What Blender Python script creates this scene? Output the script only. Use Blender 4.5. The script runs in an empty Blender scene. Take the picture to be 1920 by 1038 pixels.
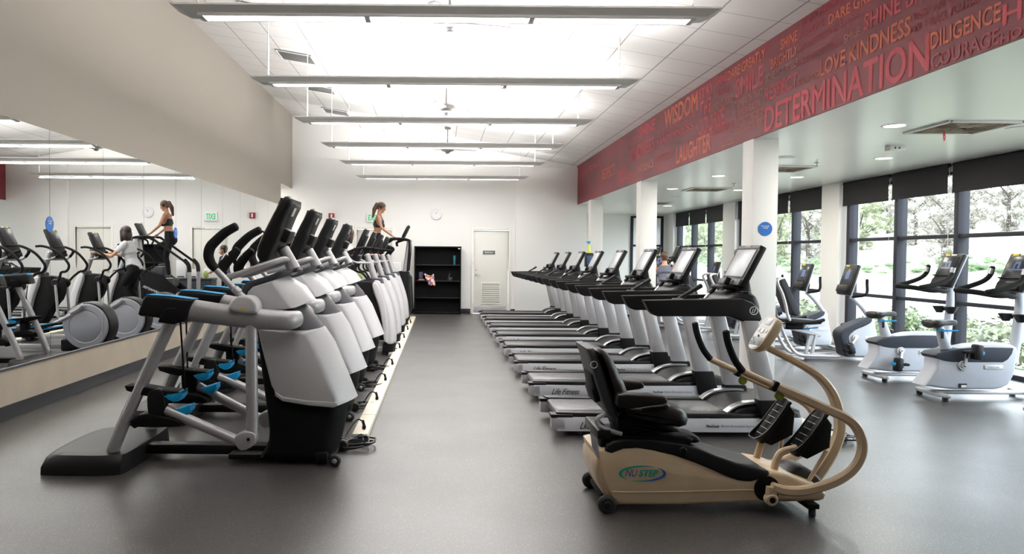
import bpy, bmesh, math, random
from mathutils import Vector, Matrix
random.seed(7)
C = bpy.context.scene.collection
PI = math.pi
S = bpy.context.scene
S.view_settings.view_transform = 'Standard'
S.view_settings.look = 'None'
S.view_settings.gamma = 1
S.view_settings.exposure = 0.0

# ------------------------------------------------------------------ camera
F = 1450.0
PITCH, ROLL, CZ = 0.0269, 0.008, 1.49
cam = bpy.data.cameras.new('camera'); camo = bpy.data.objects.new('camera', cam); C.objects.link(camo)
Rm = Matrix.Rotation(PI/2 - PITCH, 3, 'X') @ Matrix.Rotation(ROLL, 3, 'Z')
camo.matrix_world = Matrix.Translation((0, 0, CZ)) @ Rm.to_4x4()
cam.sensor_width = 36; cam.lens = 36*F/1920; cam.shift_x = (960-825)/1920
cam.clip_end = 500; cam.clip_start = .05
S.camera = camo

def at(px, py, Y):
    """world (X, Z) where a sight line of the photograph meets the vertical plane at distance Y"""
    d = Rm @ Vector(((px-825)/F, -(py-519)/F, -1))
    s = Y/d.y
    return (d.x*s, CZ + d.z*s)
def prof(Y, pts): return [at(x, y, Y) for x, y in pts]
def P3(px, py, Y):
    x, z = at(px, py, Y); return (x, Y, z)

# ------------------------------------------------------------------ materials
MATS = {}
def mat(name, col, rough=.5, metal=0, bump=0, scale=60, var=0, emit=0, coat=0, spec=.5, alpha=1):
    if name in MATS: return MATS[name]
    m = bpy.data.materials.new(name); m.use_nodes = True; MATS[name] = m
    nt = m.node_tree; b = nt.nodes['Principled BSDF']
    b.inputs['Base Color'].default_value = (*col, 1); b.inputs['Roughness'].default_value = rough
    b.inputs['Metallic'].default_value = metal; b.inputs['Specular IOR Level'].default_value = spec
    if coat: b.inputs['Coat Weight'].default_value = coat; b.inputs['Coat Roughness'].default_value = .15
    if emit:
        b.inputs['Emission Color'].default_value = (*col, 1); b.inputs['Emission Strength'].default_value = emit
    if bump or var:
        tc = nt.nodes.new('ShaderNodeTexCoord'); n = nt.nodes.new('ShaderNodeTexNoise'); n.inputs['Scale'].default_value = scale
        n.inputs['Detail'].default_value = 3
        nt.links.new(tc.outputs['Object'], n.inputs['Vector'])
        if bump:
            bp = nt.nodes.new('ShaderNodeBump'); bp.inputs['Strength'].default_value = bump; bp.inputs['Distance'].default_value = .002
            nt.links.new(n.outputs['Fac'], bp.inputs['Height']); nt.links.new(bp.outputs['Normal'], b.inputs['Normal'])
        if var:
            r = nt.nodes.new('ShaderNodeValToRGB')
            r.color_ramp.elements[0].color = (*[c*(1-var) for c in col], 1); r.color_ramp.elements[1].color = (*[min(1, c*(1+var)) for c in col], 1)
            r.color_ramp.elements[0].position = .35; r.color_ramp.elements[1].position = .65
            nt.links.new(n.outputs['Fac'], r.inputs['Fac']); nt.links.new(r.outputs['Color'], b.inputs['Base Color'])
    return m
M_black = mat('black_plastic', (.008, .0075, .008), .42, bump=.15, scale=300, var=.15, spec=.28)
M_matte = mat('matte_black', (.006, .0055, .006), .62, var=.15, scale=40, spec=.16)
M_foam = mat('black_foam', (.008, .0075, .0075), .75, spec=.25, bump=.3, scale=400)
M_dgrey = mat('dark_grey_plastic', (.050, .050, .058), .45, var=.05, spec=.3)
M_silver = mat('silver_paint', (.46, .45, .46), .34, metal=.35, var=.03)
M_chrome = mat('brushed_metal', (.55, .55, .57), .28, metal=.9)
M_shroud = mat('pale_grey_plastic', (.57, .56, .575), .36, var=.02, coat=.2)
M_bike = mat('bike_grey_plastic', (.50, .52, .58), .42, var=.02)
M_white = mat('white_plastic', (.78, .78, .78), .4)
M_blue = mat('bright_blue_plastic', (.0, .30, .62), .45)
M_screen = mat('dark_screen', (.03, .032, .04), .25, spec=.25)
M_screenl = mat('glossy_screen', (.36, .37, .39), .28, spec=.7)
M_leather = mat('black_leather', (.012, .009, .008), .34, bump=.2, scale=250, spec=.4)
M_cream = mat('cream_plastic', (.66, .50, .325), .42, var=.04, scale=9)
M_cream_d = mat('cream_paint', (.60, .45, .29), .38, var=.04, scale=9)
M_belt = mat('running_belt', (.065, .062, .065), .36, bump=.3, scale=500)
M_side = mat('treadmill_side', (.52, .52, .54), .42, var=.02)
M_strip = mat('cream_power_strip', (.80, .74, .60), .5, var=.03, scale=12)
M_wall = mat('white_wall_paint', (.80, .785, .755), .65, bump=.05, scale=120)
M_taupe = mat('taupe_wall_paint', (.30, .268, .23), .7, bump=.05, scale=120, var=.02)
M_lowwall = mat('tan_lit_wall', (.36, .31, .245), .55, var=.05, scale=2.5)  # beige wall; the tan cast of light off the mirrors is in the colour
M_soffc = mat('soffit_ceiling_paint', (.84, .84, .78), .3, bump=.02, scale=90)
M_base = mat('black_baseboard', (.012, .012, .016), .35)
M_frame = mat('dark_window_frame', (.026, .027, .036), .5, spec=.2)
M_shade = mat('black_roller_fabric', (.010, .009, .011), .8, bump=.2, scale=600)
M_door = mat('cream_door', (.76, .74, .68), .45)
M_yellow = mat('yellow_mark', (.75, .55, .03), .5)
M_greyface = mat('grey_panel', (.50, .50, .52), .4)
M_rubber = mat('rubber', (.015, .015, .015), .7)
M_lamp = mat('lamp_tube', (1, .985, .96), .4, emit=9)
M_down = mat('downlight_glow', (1, .96, .86), .4, emit=5)
M_fix = mat('fixture_grey', (.74, .72, .70), .45)
M_green = mat('exit_green', (.01, .50, .14), .4, emit=.25)
M_teal = mat('teal_glass', (.03, .16, .18), .2)

# ------------------------------------------------------------------ mesh building
def chaikin(pts, it=2):
    for _ in range(it):
        o = []
        n = len(pts)
        for i in range(n):
            a = Vector(pts[i]); b = Vector(pts[(i+1) % n])
            o += [tuple(a*.75+b*.25), tuple(a*.25+b*.75)]
        pts = o
    return pts
def spline(pts, sub=6):
    """Catmull-Rom through 3D points"""
    P = [Vector(p) for p in pts]
    if len(P) < 3: return P
    P = [P[0]*2-P[1]] + P + [P[-1]*2-P[-2]]
    o = []
    for i in range(1, len(P)-2):
        for k in range(sub):
            t = k/sub
            a, b, c, d = P[i-1], P[i], P[i+1], P[i+2]
            o.append(.5*((2*b)+(-a+c)*t+(2*a-5*b+4*c-d)*t*t+(-a+3*b-3*c+d)*t**3))
    o.append(P[-2]); return o
class MB:
    def __init__(s): s.v = []; s.f = []; s.m = []; s.mats = []
    def mi(s, m):
        if m not in s.mats: s.mats.append(m)
        return s.mats.index(m)
    def add(s, v, f, m):
        o = len(s.v); s.v += [tuple(p) for p in v]; i = s.mi(m)
        for q in f: s.f.append([k+o for k in q]); s.m.append(i)
        return s
    def addbm(s, bm, m):
        bm.verts.index_update()
        s.add([v.co[:] for v in bm.verts], [[v.index for v in f.verts] for f in bm.faces], m); bm.free(); return s
    def box(s, c, d, m, bev=.004, rot=None):
        bm = bmesh.new(); bmesh.ops.create_cube(bm, size=1)
        for v in bm.verts: v.co = Vector((v.co.x*d[0], v.co.y*d[1], v.co.z*d[2]))
        bev = min(bev, min(d)*.45)
        if bev > 0: bmesh.ops.bevel(bm, geom=list(bm.edges), offset=bev, segments=2, affect='EDGES', profile=.5)
        M = Matrix.Translation(c)
        if rot: M = M @ rot.to_4x4() if isinstance(rot, Matrix) else M @ Matrix.Rotation(rot, 4, 'Y')
        bm.transform(M); return s.addbm(bm, m)
    def slab(s, x0, x1, y0, y1, z0, z1, m, bev=.0):
        return s.box(((x0+x1)/2, (y0+y1)/2, (z0+z1)/2), (abs(x1-x0), abs(y1-y0), abs(z1-z0)), m, bev)
    def prism(s, pts, y0, y1, m, bev=.006, axis='y', seg=2):
        """extrude an (x,z) outline from y0 to y1 (or (y,z) along x, or (x,y) along z)"""
        n = len(pts)
        def mk(p, q): return {'y': (p[0], q, p[1]), 'x': (q, p[0], p[1]), 'z': (p[0], p[1], q)}[axis]
        bm = bmesh.new()
        a = [bm.verts.new(mk(p, y0)) for p in pts]; b = [bm.verts.new(mk(p, y1)) for p in pts]
        bm.faces.new(a); bm.faces.new(b[::-1])
        for i in range(n): bm.faces.new([a[i], b[i], b[(i+1) % n], a[(i+1) % n]])
        bmesh.ops.recalc_face_normals(bm, faces=bm.faces)
        if bev > 0:
            ed = [e for e in bm.edges if len(e.link_faces) == 2 and e.calc_face_angle(0) > .6]
            bmesh.ops.bevel(bm, geom=ed, offset=bev, segments=seg, affect='EDGES', profile=.5, clamp_overlap=True)
        return s.addbm(bm, m)
    def body(s, pts, yc, hw, m, rnd=.02, bulge=0, n=6, taper=None, bz=0):
        """closed body from a side outline, with rounded flanks and a front that bulges in plan"""
        N = len(pts); P = [Vector(p) for p in pts]
        ar = sum(P[i].x*P[(i+1) % N].y-P[(i+1) % N].x*P[i].y for i in range(N))
        sg = 1 if ar > 0 else -1
        nr = []
        for i in range(N):
            e1 = (P[i]-P[i-1]).normalized(); e2 = (P[(i+1) % N]-P[i]).normalized()
            t = (e1+e2)
            if t.length < 1e-6: t = e2
            t.normalize(); nr.append(Vector((t.y, -t.x))*sg)
        sl = [(-1, 1), (-1+.12*rnd/hw, .6), (-1+.4*rnd/hw, .25), (-1+rnd/hw, 0)]
        mid = [(-1+rnd/hw)*(1-2*k/n) for k in range(1, n)]
        sl = sl + [(t, 0) for t in mid] + [(-t, i) for t, i in sl[::-1]]
        v = []; f = []
        for t, ins in sl:
            for i in range(N):
                q = P[i]-nr[i]*rnd*ins
                bx = bulge*(1-t*t)*max(0, min(1, nr[i].x*1.6))
                hh = hw*(taper(q.y) if taper else 1)
                v.append((q.x+bx, yc+t*hh, q.y+bx*bz))
        K = len(sl)
        for k in range(K-1):
            for i in range(N): f.append([k*N+i, k*N+(i+1) % N, (k+1)*N+(i+1) % N, (k+1)*N+i])
        f.append(list(range(N))[::-1]); f.append([(K-1)*N+i for i in range(N)])
        return s.add(v, f, m)
    def tube(s, path, r, m, seg=10, smooth=0, flat=None, round_end=True):
        P = spline(path, smooth) if smooth else [Vector(p) for p in path]
        n = len(P)
        if not isinstance(r, (list, tuple)): R = [r]*n
        else: R = [r[min(len(r)-1, int(i/(n-1)*(len(r)-1)))]*(1-((i/(n-1)*(len(r)-1)) % 1)) + r[min(len(r)-1, int(i/(n-1)*(len(r)-1))+1)]*((i/(n-1)*(len(r)-1)) % 1) for i in range(n)]
        T = [(P[min(i+1, n-1)]-P[max(i-1, 0)]).normalized() for i in range(n)]
        up = Vector((0, 1, 0)) if abs(T[0].y) < .9 else Vector((1, 0, 0))
        u = (up-T[0]*up.dot(T[0])).normalized()
        rings = []
        for i in range(n):
            u = (u-T[i]*u.dot(T[i])).normalized(); w = T[i].cross(u)
            rings.append((P[i], u.copy(), w, R[i]))
        if round_end:
            p, a, b, r0 = rings[0]; rings = [(p-T[0]*r0*.35, a, b, r0*.6)] + rings
            p, a, b, r0 = rings[-1]; rings = rings + [(p+T[-1]*r0*.35, a, b, r0*.6)]
        v = []; f = []
        fx = flat or (1, 1)
        for p, a, b, rr in rings:
            for k in range(seg):
                t = 2*PI*k/seg; v.append(p+a*math.cos(t)*rr*fx[0]+b*math.sin(t)*rr*fx[1])
        for i in range(len(rings)-1):
            for k in range(seg): f.append([i*seg+k, i*seg+(k+1) % seg, (i+1)*seg+(k+1) % seg, (i+1)*seg+k])
        f.append(list(range(seg))[::-1]); f.append([(len(rings)-1)*seg+k for k in range(seg)])
        return s.add(v, f, m)
    def bar(s, path, wy, wn, m, smooth=0):
        """rectangular bar following an x-z path: wy wide across, wn thick in the plane of the path"""
        P = spline(path, smooth) if smooth else [Vector(p) for p in path]
        n = len(P); v = []; f = []
        for i in range(n):
            t = (P[min(i+1, n-1)]-P[max(i-1, 0)]).normalized(); nn = Vector((-t.z, 0, t.x)).normalized()
            w = wn if not isinstance(wn, (list, tuple)) else wn[0]+(wn[1]-wn[0])*i/(n-1)
            c = .25*min(w, wy)
            for (a, b) in ((-wy/2+c, -w/2), (wy/2-c, -w/2), (wy/2, -w/2+c), (wy/2, w/2-c), (wy/2-c, w/2), (-wy/2+c, w/2), (-wy/2, w/2-c), (-wy/2, -w/2+c)):
                v.append(P[i]+Vector((0, a, 0))+nn*b)
        for i in range(n-1):
            for k in range(8): f.append([i*8+k, i*8+(k+1) % 8, (i+1)*8+(k+1) % 8, (i+1)*8+k])
        f.append(list(range(8))[::-1]); f.append([(n-1)*8+k for k in range(8)])
        return s.add(v, f, m)
    def disc(s, c, r, h, m, axis='y', seg=28, bev=.004, r2=None):
        r2 = r if r2 is None else r2
        b = min(bev, h*.4, r*.5)
        pr = [(0, -h/2), (r-b, -h/2), (r, -h/2+b), (r2, h/2-b), (r2-b, h/2), (0, h/2)]
        return s.lathe(c, pr, m, axis, seg)
    def lathe(s, c, pr, m, axis='z', seg=24):
        v = []; f = []
        for (r, z) in pr:
            for k in range(seg):
                t = 2*PI*k/seg; a, b = r*math.cos(t), r*math.sin(t)
                q = {'z': (a, b, z), 'y': (b, z, a), 'x': (z, a, b)}[axis]
                v.append((c[0]+q[0], c[1]+q[1], c[2]+q[2]))
        for i in range(len(pr)-1):
            for k in range(seg): f.append([i*seg+k, i*seg+(k+1) % seg, (i+1)*seg+(k+1) % seg, (i+1)*seg+k])
        return s.add(v, f, m)
    def xf(s, M):
        s.v = [tuple(M @ Vector(p)) for p in s.v]; return s
    def build(s, name, parent=None, origin=None, sharp=.6, weld=True):
        if name in ('lettering', 'emblem'): weld = False; sharp = -1
        """one mesh object; vertices were given in world space (or already local when origin is None and no parent)"""
        o = Vector(origin) if origin is not None else (Vector(parent['org']) if parent is not None and 'org' in parent else Vector((0, 0, 0)))
        me = bpy.data.meshes.new(name); me.from_pydata([tuple(Vector(p)-o) for p in s.v], [], s.f)
        for m in s.mats: me.materials.append(m)
        for p, i in zip(me.polygons, s.m): p.material_index = i
        bm = bmesh.new(); bm.from_mesh(me)
        if weld: bmesh.ops.remove_doubles(bm, verts=bm.verts, dist=1e-5)
        if sharp >= 0: bmesh.ops.recalc_face_normals(bm, faces=bm.faces)
        for fc in bm.faces: fc.smooth = sharp >= 0
        for e in bm.edges:
            if len(e.link_faces) == 2 and e.calc_face_angle(0) > sharp: e.smooth = False
        bm.to_mesh(me); bm.free()
        ob = bpy.data.objects.new(name, me); C.objects.link(ob)
        if parent is not None:
            ob.parent = parent
        elif origin is not None: ob.location = o
        return ob

def tag(o, label=None, cat=None, group=None, kind=None):
    if label: o['label'] = label
    if cat: o['category'] = cat
    if group: o['group'] = group
    if kind: o['kind'] = kind
    return o
ORG = []
def thing(name, label, cat, loc, group=None, kind=None):
    o = bpy.data.objects.new(name, None); C.objects.link(o); o.empty_display_size = .1
    o.location = loc; o['org'] = tuple(loc); ORG.append(o)
    return tag(o, label, cat, group, kind)
def sub(mb, name, parent, sharp=.6):
    """sub-part: child of a part mesh; both share the thing's origin"""
    root = parent
    while 'org' not in root: root = root.parent
    ob = mb.build(name, None, None, sharp)
    o = Vector(root['org'])
    for v in ob.data.vertices: v.co -= o
    ob.parent = parent
    return ob
def copy_tree(o, loc=None, label=None, group=None, parent=None):
    c = o.copy(); C.objects.link(c); c.parent = parent
    if loc is not None: c.location = loc
    if label: c['label'] = label
    if group: c['group'] = group
    for ch in list(o.children): copy_tree(ch, parent=c)
    return c
def text_mesh(txt, size=1.0, ext=.001, cond=1.0, bold=0, shear=0):
    cu = bpy.data.curves.new('t', 'FONT'); cu.body = txt; cu.size = size; cu.extrude = ext; cu.offset = bold; cu.shear = shear
    cu.resolution_u = 3
    ob = bpy.data.objects.new('t', cu); C.objects.link(ob)
    dg = bpy.context.evaluated_depsgraph_get()
    me = bpy.data.meshes.new_from_object(ob.evaluated_get(dg))
    v = [tuple(x.co) for x in me.vertices]; f = [list(p.vertices) for p in me.polygons]
    bpy.data.objects.remove(ob); bpy.data.meshes.remove(me); bpy.data.curves.remove(cu)
    return v, f
def add_text(mb, txt, org, right, up, width, height, m, bold=0, shear=0, ext=.0008, center=False):
    """lettering fitted into width x height; org = lower-left corner, right/up = unit vectors"""
    v, f = text_mesh(txt, 1, 0, 1, 0, shear)
    if bold > 0:      # heavier strokes: the glyphs again, a hair to each side
        v0, f0 = v, f; v = []; f = []
        for q, (dx, dy) in enumerate(((-bold, 0), (bold, 0), (0, bold*.7), (0, -bold*.7), (0, 0))):
            k = len(v); v = v+[(a+dx, b+dy, q*.0004) for a, b, c in v0]; f = f+[[i+k for i in p] for p in f0]
    x0 = min(p[0] for p in v); x1 = max(p[0] for p in v); y0 = min(p[1] for p in v); y1 = max(p[1] for p in v)
    o = Vector(org); r = Vector(right); u = Vector(up); n = r.cross(u)
    sx = width/(x1-x0); sy = height/(y1-y0)
    if center: o = o - r*width/2 - u*height/2
    V = [o+r*(p[0]-x0)*sx+u*(p[1]-y0)*sy+n*(ext+p[2]) for p in v]
    return mb.add(V, f, m)

# ------------------------------------------------------------------ room
XL, XS, XW = -3.87, 3.55, 7.2
YB, YA, Y0 = 20.2, 24.2, -3.0
ZS, ZST = 2.855, 3.86
def ceil_z(x): return 5.11-.1685*(x-XL)

def tile_material():
    m = bpy.data.materials.new('ceiling_tiles'); m.use_nodes = True; nt = m.node_tree; N = nt.nodes; L = nt.links
    b = N['Principled BSDF']; b.inputs['Roughness'].default_value = .8
    tc = N.new('ShaderNodeTexCoord'); sp = N.new('ShaderNodeSeparateXYZ'); L.new(tc.outputs['Object'], sp.inputs[0])
    outs = []
    for ax, off in (('X', .62-.355), ('Y', .05)):
        a = N.new('ShaderNodeMath'); a.operation = 'ADD'; a.inputs[1].default_value = 30*.61+off; L.new(sp.outputs[ax], a.inputs[0])
        d = N.new('ShaderNodeMath'); d.operation = 'DIVIDE'; d.inputs[1].default_value = .61; L.new(a.outputs[0], d.inputs[0])
        fr = N.new('ShaderNodeMath'); fr.operation = 'FRACT'; L.new(d.outputs[0], fr.inputs[0])
        lt = N.new('ShaderNodeMath'); lt.operation = 'LESS_THAN'; lt.inputs[1].default_value = .028 if ax == 'X' else .018; L.new(fr.outputs[0], lt.inputs[0])
        outs.append(lt)
    mx = N.new('ShaderNodeMath'); mx.operation = 'MAXIMUM'; L.new(outs[0].outputs[0], mx.inputs[0]); L.new(outs[1].outputs[0], mx.inputs[1])
    nz = N.new('ShaderNodeTexNoise'); nz.inputs['Scale'].default_value = 90; L.new(tc.outputs['Object'], nz.inputs['Vector'])
    rp = N.new('ShaderNodeValToRGB'); rp.color_ramp.elements[0].color = (.66, .64, .62, 1); rp.color_ramp.elements[1].color = (.74, .72, .70, 1)
    L.new(nz.outputs['Fac'], rp.inputs['Fac'])
    mc = N.new('ShaderNodeMix'); mc.data_type = 'RGBA'; L.new(mx.outputs[0], mc.inputs['Factor']); L.new(rp.outputs['Color'], mc.inputs['A'])
    mc.inputs['B'].default_value = (.33, .31, .30, 1); L.new(mc.outputs['Result'], b.inputs['Base Color'])
    return m
def floor_material():
    m = bpy.data.materials.new('speckled_rubber_floor'); m.use_nodes = True; nt = m.node_tree; N = nt.nodes; L = nt.links
    b = N['Principled BSDF']; b.inputs['Specular IOR Level'].default_value = .75
    tc = N.new('ShaderNodeTexCoord')
    v = N.new('ShaderNodeTexVoronoi'); v.inputs['Scale'].default_value = 120; L.new(tc.outputs['Object'], v.inputs['Vector'])
    bw = N.new('ShaderNodeSeparateColor'); L.new(v.outputs['Color'], bw.inputs[0])
    lt = N.new('ShaderNodeMath'); lt.operation = 'LESS_THAN'; lt.inputs[1].default_value = .31; L.new(v.outputs['Distance'], lt.inputs[0])
    gt = N.new('ShaderNodeMath'); gt.operation = 'GREATER_THAN'; gt.inputs[1].default_value = .72; L.new(bw.outputs[0], gt.inputs[0])
    mu = N.new('ShaderNodeMath'); mu.operation = 'MULTIPLY'; L.new(lt.outputs[0], mu.inputs[0]); L.new(gt.outputs[0], mu.inputs[1])
    n = N.new('ShaderNodeTexNoise'); n.inputs['Scale'].default_value = 160; n.inputs['Detail'].default_value = 4; L.new(tc.outputs['Object'], n.inputs['Vector'])
    n2 = N.new('ShaderNodeTexNoise'); n2.inputs['Scale'].default_value = 1.3; n2.inputs['Detail'].default_value = 5; L.new(tc.outputs['Object'], n2.inputs['Vector'])
    r = N.new('ShaderNodeValToRGB'); r.color_ramp.elements[0].color = (.020, .018, .018, 1); r.color_ramp.elements[1].color = (.072, .066, .064, 1)
    r.color_ramp.elements[0].position = .35; r.color_ramp.elements[1].position = .68; L.new(n.outputs['Fac'], r.inputs['Fac'])
    mx = N.new('ShaderNodeMix'); mx.data_type = 'RGBA'; L.new(mu.outputs[0], mx.inputs['Factor']); L.new(r.outputs['Color'], mx.inputs['A']); mx.inputs['B'].default_value = (.20, .18, .16, 1)
    L.new(mx.outputs['Result'], b.inputs['Base Color'])
    rr = N.new('ShaderNodeMapRange'); rr.inputs['To Min'].default_value = .30; rr.inputs['To Max'].default_value = .44; L.new(n2.outputs['Fac'], rr.inputs['Value']); L.new(rr.outputs[0], b.inputs['Roughness'])
    bp = N.new('ShaderNodeBump'); bp.inputs['Strength'].default_value = .25; bp.inputs['Distance'].default_value = .002; L.new(n.outputs['Fac'], bp.inputs['Height']); L.new(bp.outputs['Normal'], b.inputs['Normal'])
    # seams between the rolls of rubber
    sp = N.new('ShaderNodeSeparateXYZ'); L.new(tc.outputs['Object'], sp.inputs[0])
    return m
def struct(mb, name, sharp=.6, parent=None):
    o = mb.build(name, parent, None, sharp)
    if parent is None: o['kind'] = 'structure'
    return o
M_tiles = tile_material(); M_floor = floor_material()
struct(MB().slab(XL-.3, XW+.3, Y0, YA+.3, -.1, 0, M_floor), 'floor')
# sloping main ceiling
mb = MB(); x0, x1 = XL-.3, XS+.02
z0, z1 = ceil_z(x0), ceil_z(x1)
mb.add([(x0, Y0, z0), (x1, Y0, z1), (x1, YB+.3, z1), (x0, YB+.3, z0), (x0, Y0, z0+.15), (x1, Y0, z1+.15), (x1, YB+.3, z1+.15), (x0, YB+.3, z0+.15)],
       [[0, 1, 2, 3], [7, 6, 5, 4], [0, 4, 5, 1], [1, 5, 6, 2], [2, 6, 7, 3], [3, 7, 4, 0]], M_tiles)
struct(mb, 'ceiling')
YO = 18.77
mb = MB()
mb.slab(XL-.3, XL, Y0, YO, 2.70, 5.25, M_taupe); mb.slab(XL-.3, XL, YO, YB, 3.22, 5.25, M_taupe)
mb.slab(XL-.3, XL-.012, Y0, YO, .455, 2.70, M_taupe)
mb.slab(XL-.3, XL, Y0, YO, 0, .455, M_lowwall)
struct(mb, 'wall_left')
struct(MB().slab(XL, XL+.012, Y0, YO, 0, .125, M_base, .003), 'baseboard_left')
struct(MB().slab(XL, XL+.02, Y0, YO, .445, .462, M_dgrey, .002), 'trim_1')
# passage at the far left, behind the mirrored wall
mb = MB(); mb.slab(XL-2.2, XL-.3, YO-.2, YO-.05, 0, 3.3, M_wall); mb.slab(XL-2.4, XL-2.2, YO-.2, YB+.2, 0, 3.3, M_wall); mb.slab(XL-2.2, XL-.3, YO-.2, YB+.2, 3.25, 3.4, M_wall)
struct(mb, 'wall_passage')
# back wall with door openings
D1, D2 = (-2.19, -1.25), (.85, 1.80)
HD = 2.19
mb = MB()
for a, b in ((XL-2.2, D1[0]), (D1[1], D2[0]), (D2[1], XS+.25)): mb.slab(a, b, YB, YB+.2, 0, HD, M_wall)
mb.slab(XL-2.2, XS+.25, YB, YB+.2, HD, 5.3, M_wall)
mb.slab(1.96, XS+.25, YB-.09, YB, 0, 3.8, M_wall, .003)
struct(mb, 'wall_back')
mb = MB()
for a, b in ((XL, D1[0]-.05), (D1[1]+.05, D2[0]-.05), (D2[1]+.05, 1.96)): mb.slab(a, b, YB-.012, YB, 0, .125, M_base, .003)
struct(mb, 'baseboard_back')
for i, (a, b) in enumerate((D1, D2)):
    d = thing('door_%d' % (i+1), None, None, ((a+b)/2, YB, 0), kind='structure')
    lf = MB().slab(a+.02, b-.02, YB+.04, YB+.09, .01, HD-.02, M_door, .003).build('door_leaf', d)
    f = MB(); f.slab(a-.05, a+.015, YB-.015, YB+.1, 0, HD+.05, M_door, .003); f.slab(b-.015, b+.05, YB-.015, YB+.1, 0, HD+.05, M_door, .003); f.slab(a+.015, b-.015, YB-.015, YB+.1, HD-.015, HD+.05, M_door, .003)
    f.build('door_frame', d)
    h = MB(); h.disc((a+.09, YB+.03, 1.02), .03, .012, M_chrome); h.tube([(a+.09, YB+.02, 1.02), (a+.09, YB-.02, 1.02), (a+.2, YB-.02, 1.02)], .009, M_chrome); h.disc((a+.09, YB+.03, 1.14), .018, .012, M_chrome)
    h.build('door_handle', d)
    MB().slab(a+.04, b-.06, YB+.034, YB+.04, .02, .20, mat('kick_plate_steel', (.42, .42, .42), .4, metal=.4), .001).build('kick_plate', d)
    if i == 1:
        v = MB(); xa, xb, za, zb = 1.10, 1.56, .28, .78
        v.slab(xa-.03, xb+.03, YB+.02, YB+.04, za-.03, za, M_door, .002); v.slab(xa-.03, xb+.03, YB+.02, YB+.04, zb, zb+.03, M_door, .002)
        v.slab(xa-.03, xa, YB+.02, YB+.04, za, zb, M_door, .002); v.slab(xb, xb+.03, YB+.02, YB+.04, za, zb, M_door, .002)
        for k in range(9): v.box(((xa+xb)/2, YB+.032, za+.03+k*.055), (xb-xa, .006, .05), M_door, .001, rot=Matrix.Rotation(.5, 3, 'X'))
        v.build('louver', d)
# front part of the annex
struct(MB().slab(XL-.3, XW+.3, Y0-.2, Y0, 0, 5.3, M_taupe), 'wall_front')
# lowered ceiling over the annex
struct(MB().slab(XS+.02, XW+.3, Y0, YA+.3, ZS, ZS+.12, M_soffc), 'ceiling_annex')
mb = MB().slab(XS+.25, XW+.3, YA, YA+.2, 0, ZS, M_wall); mb.slab(XS+.06, XS+.25, YB, YA+.2, 0, ZS, M_wall)
struct(mb, 'wall_annex')

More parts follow.
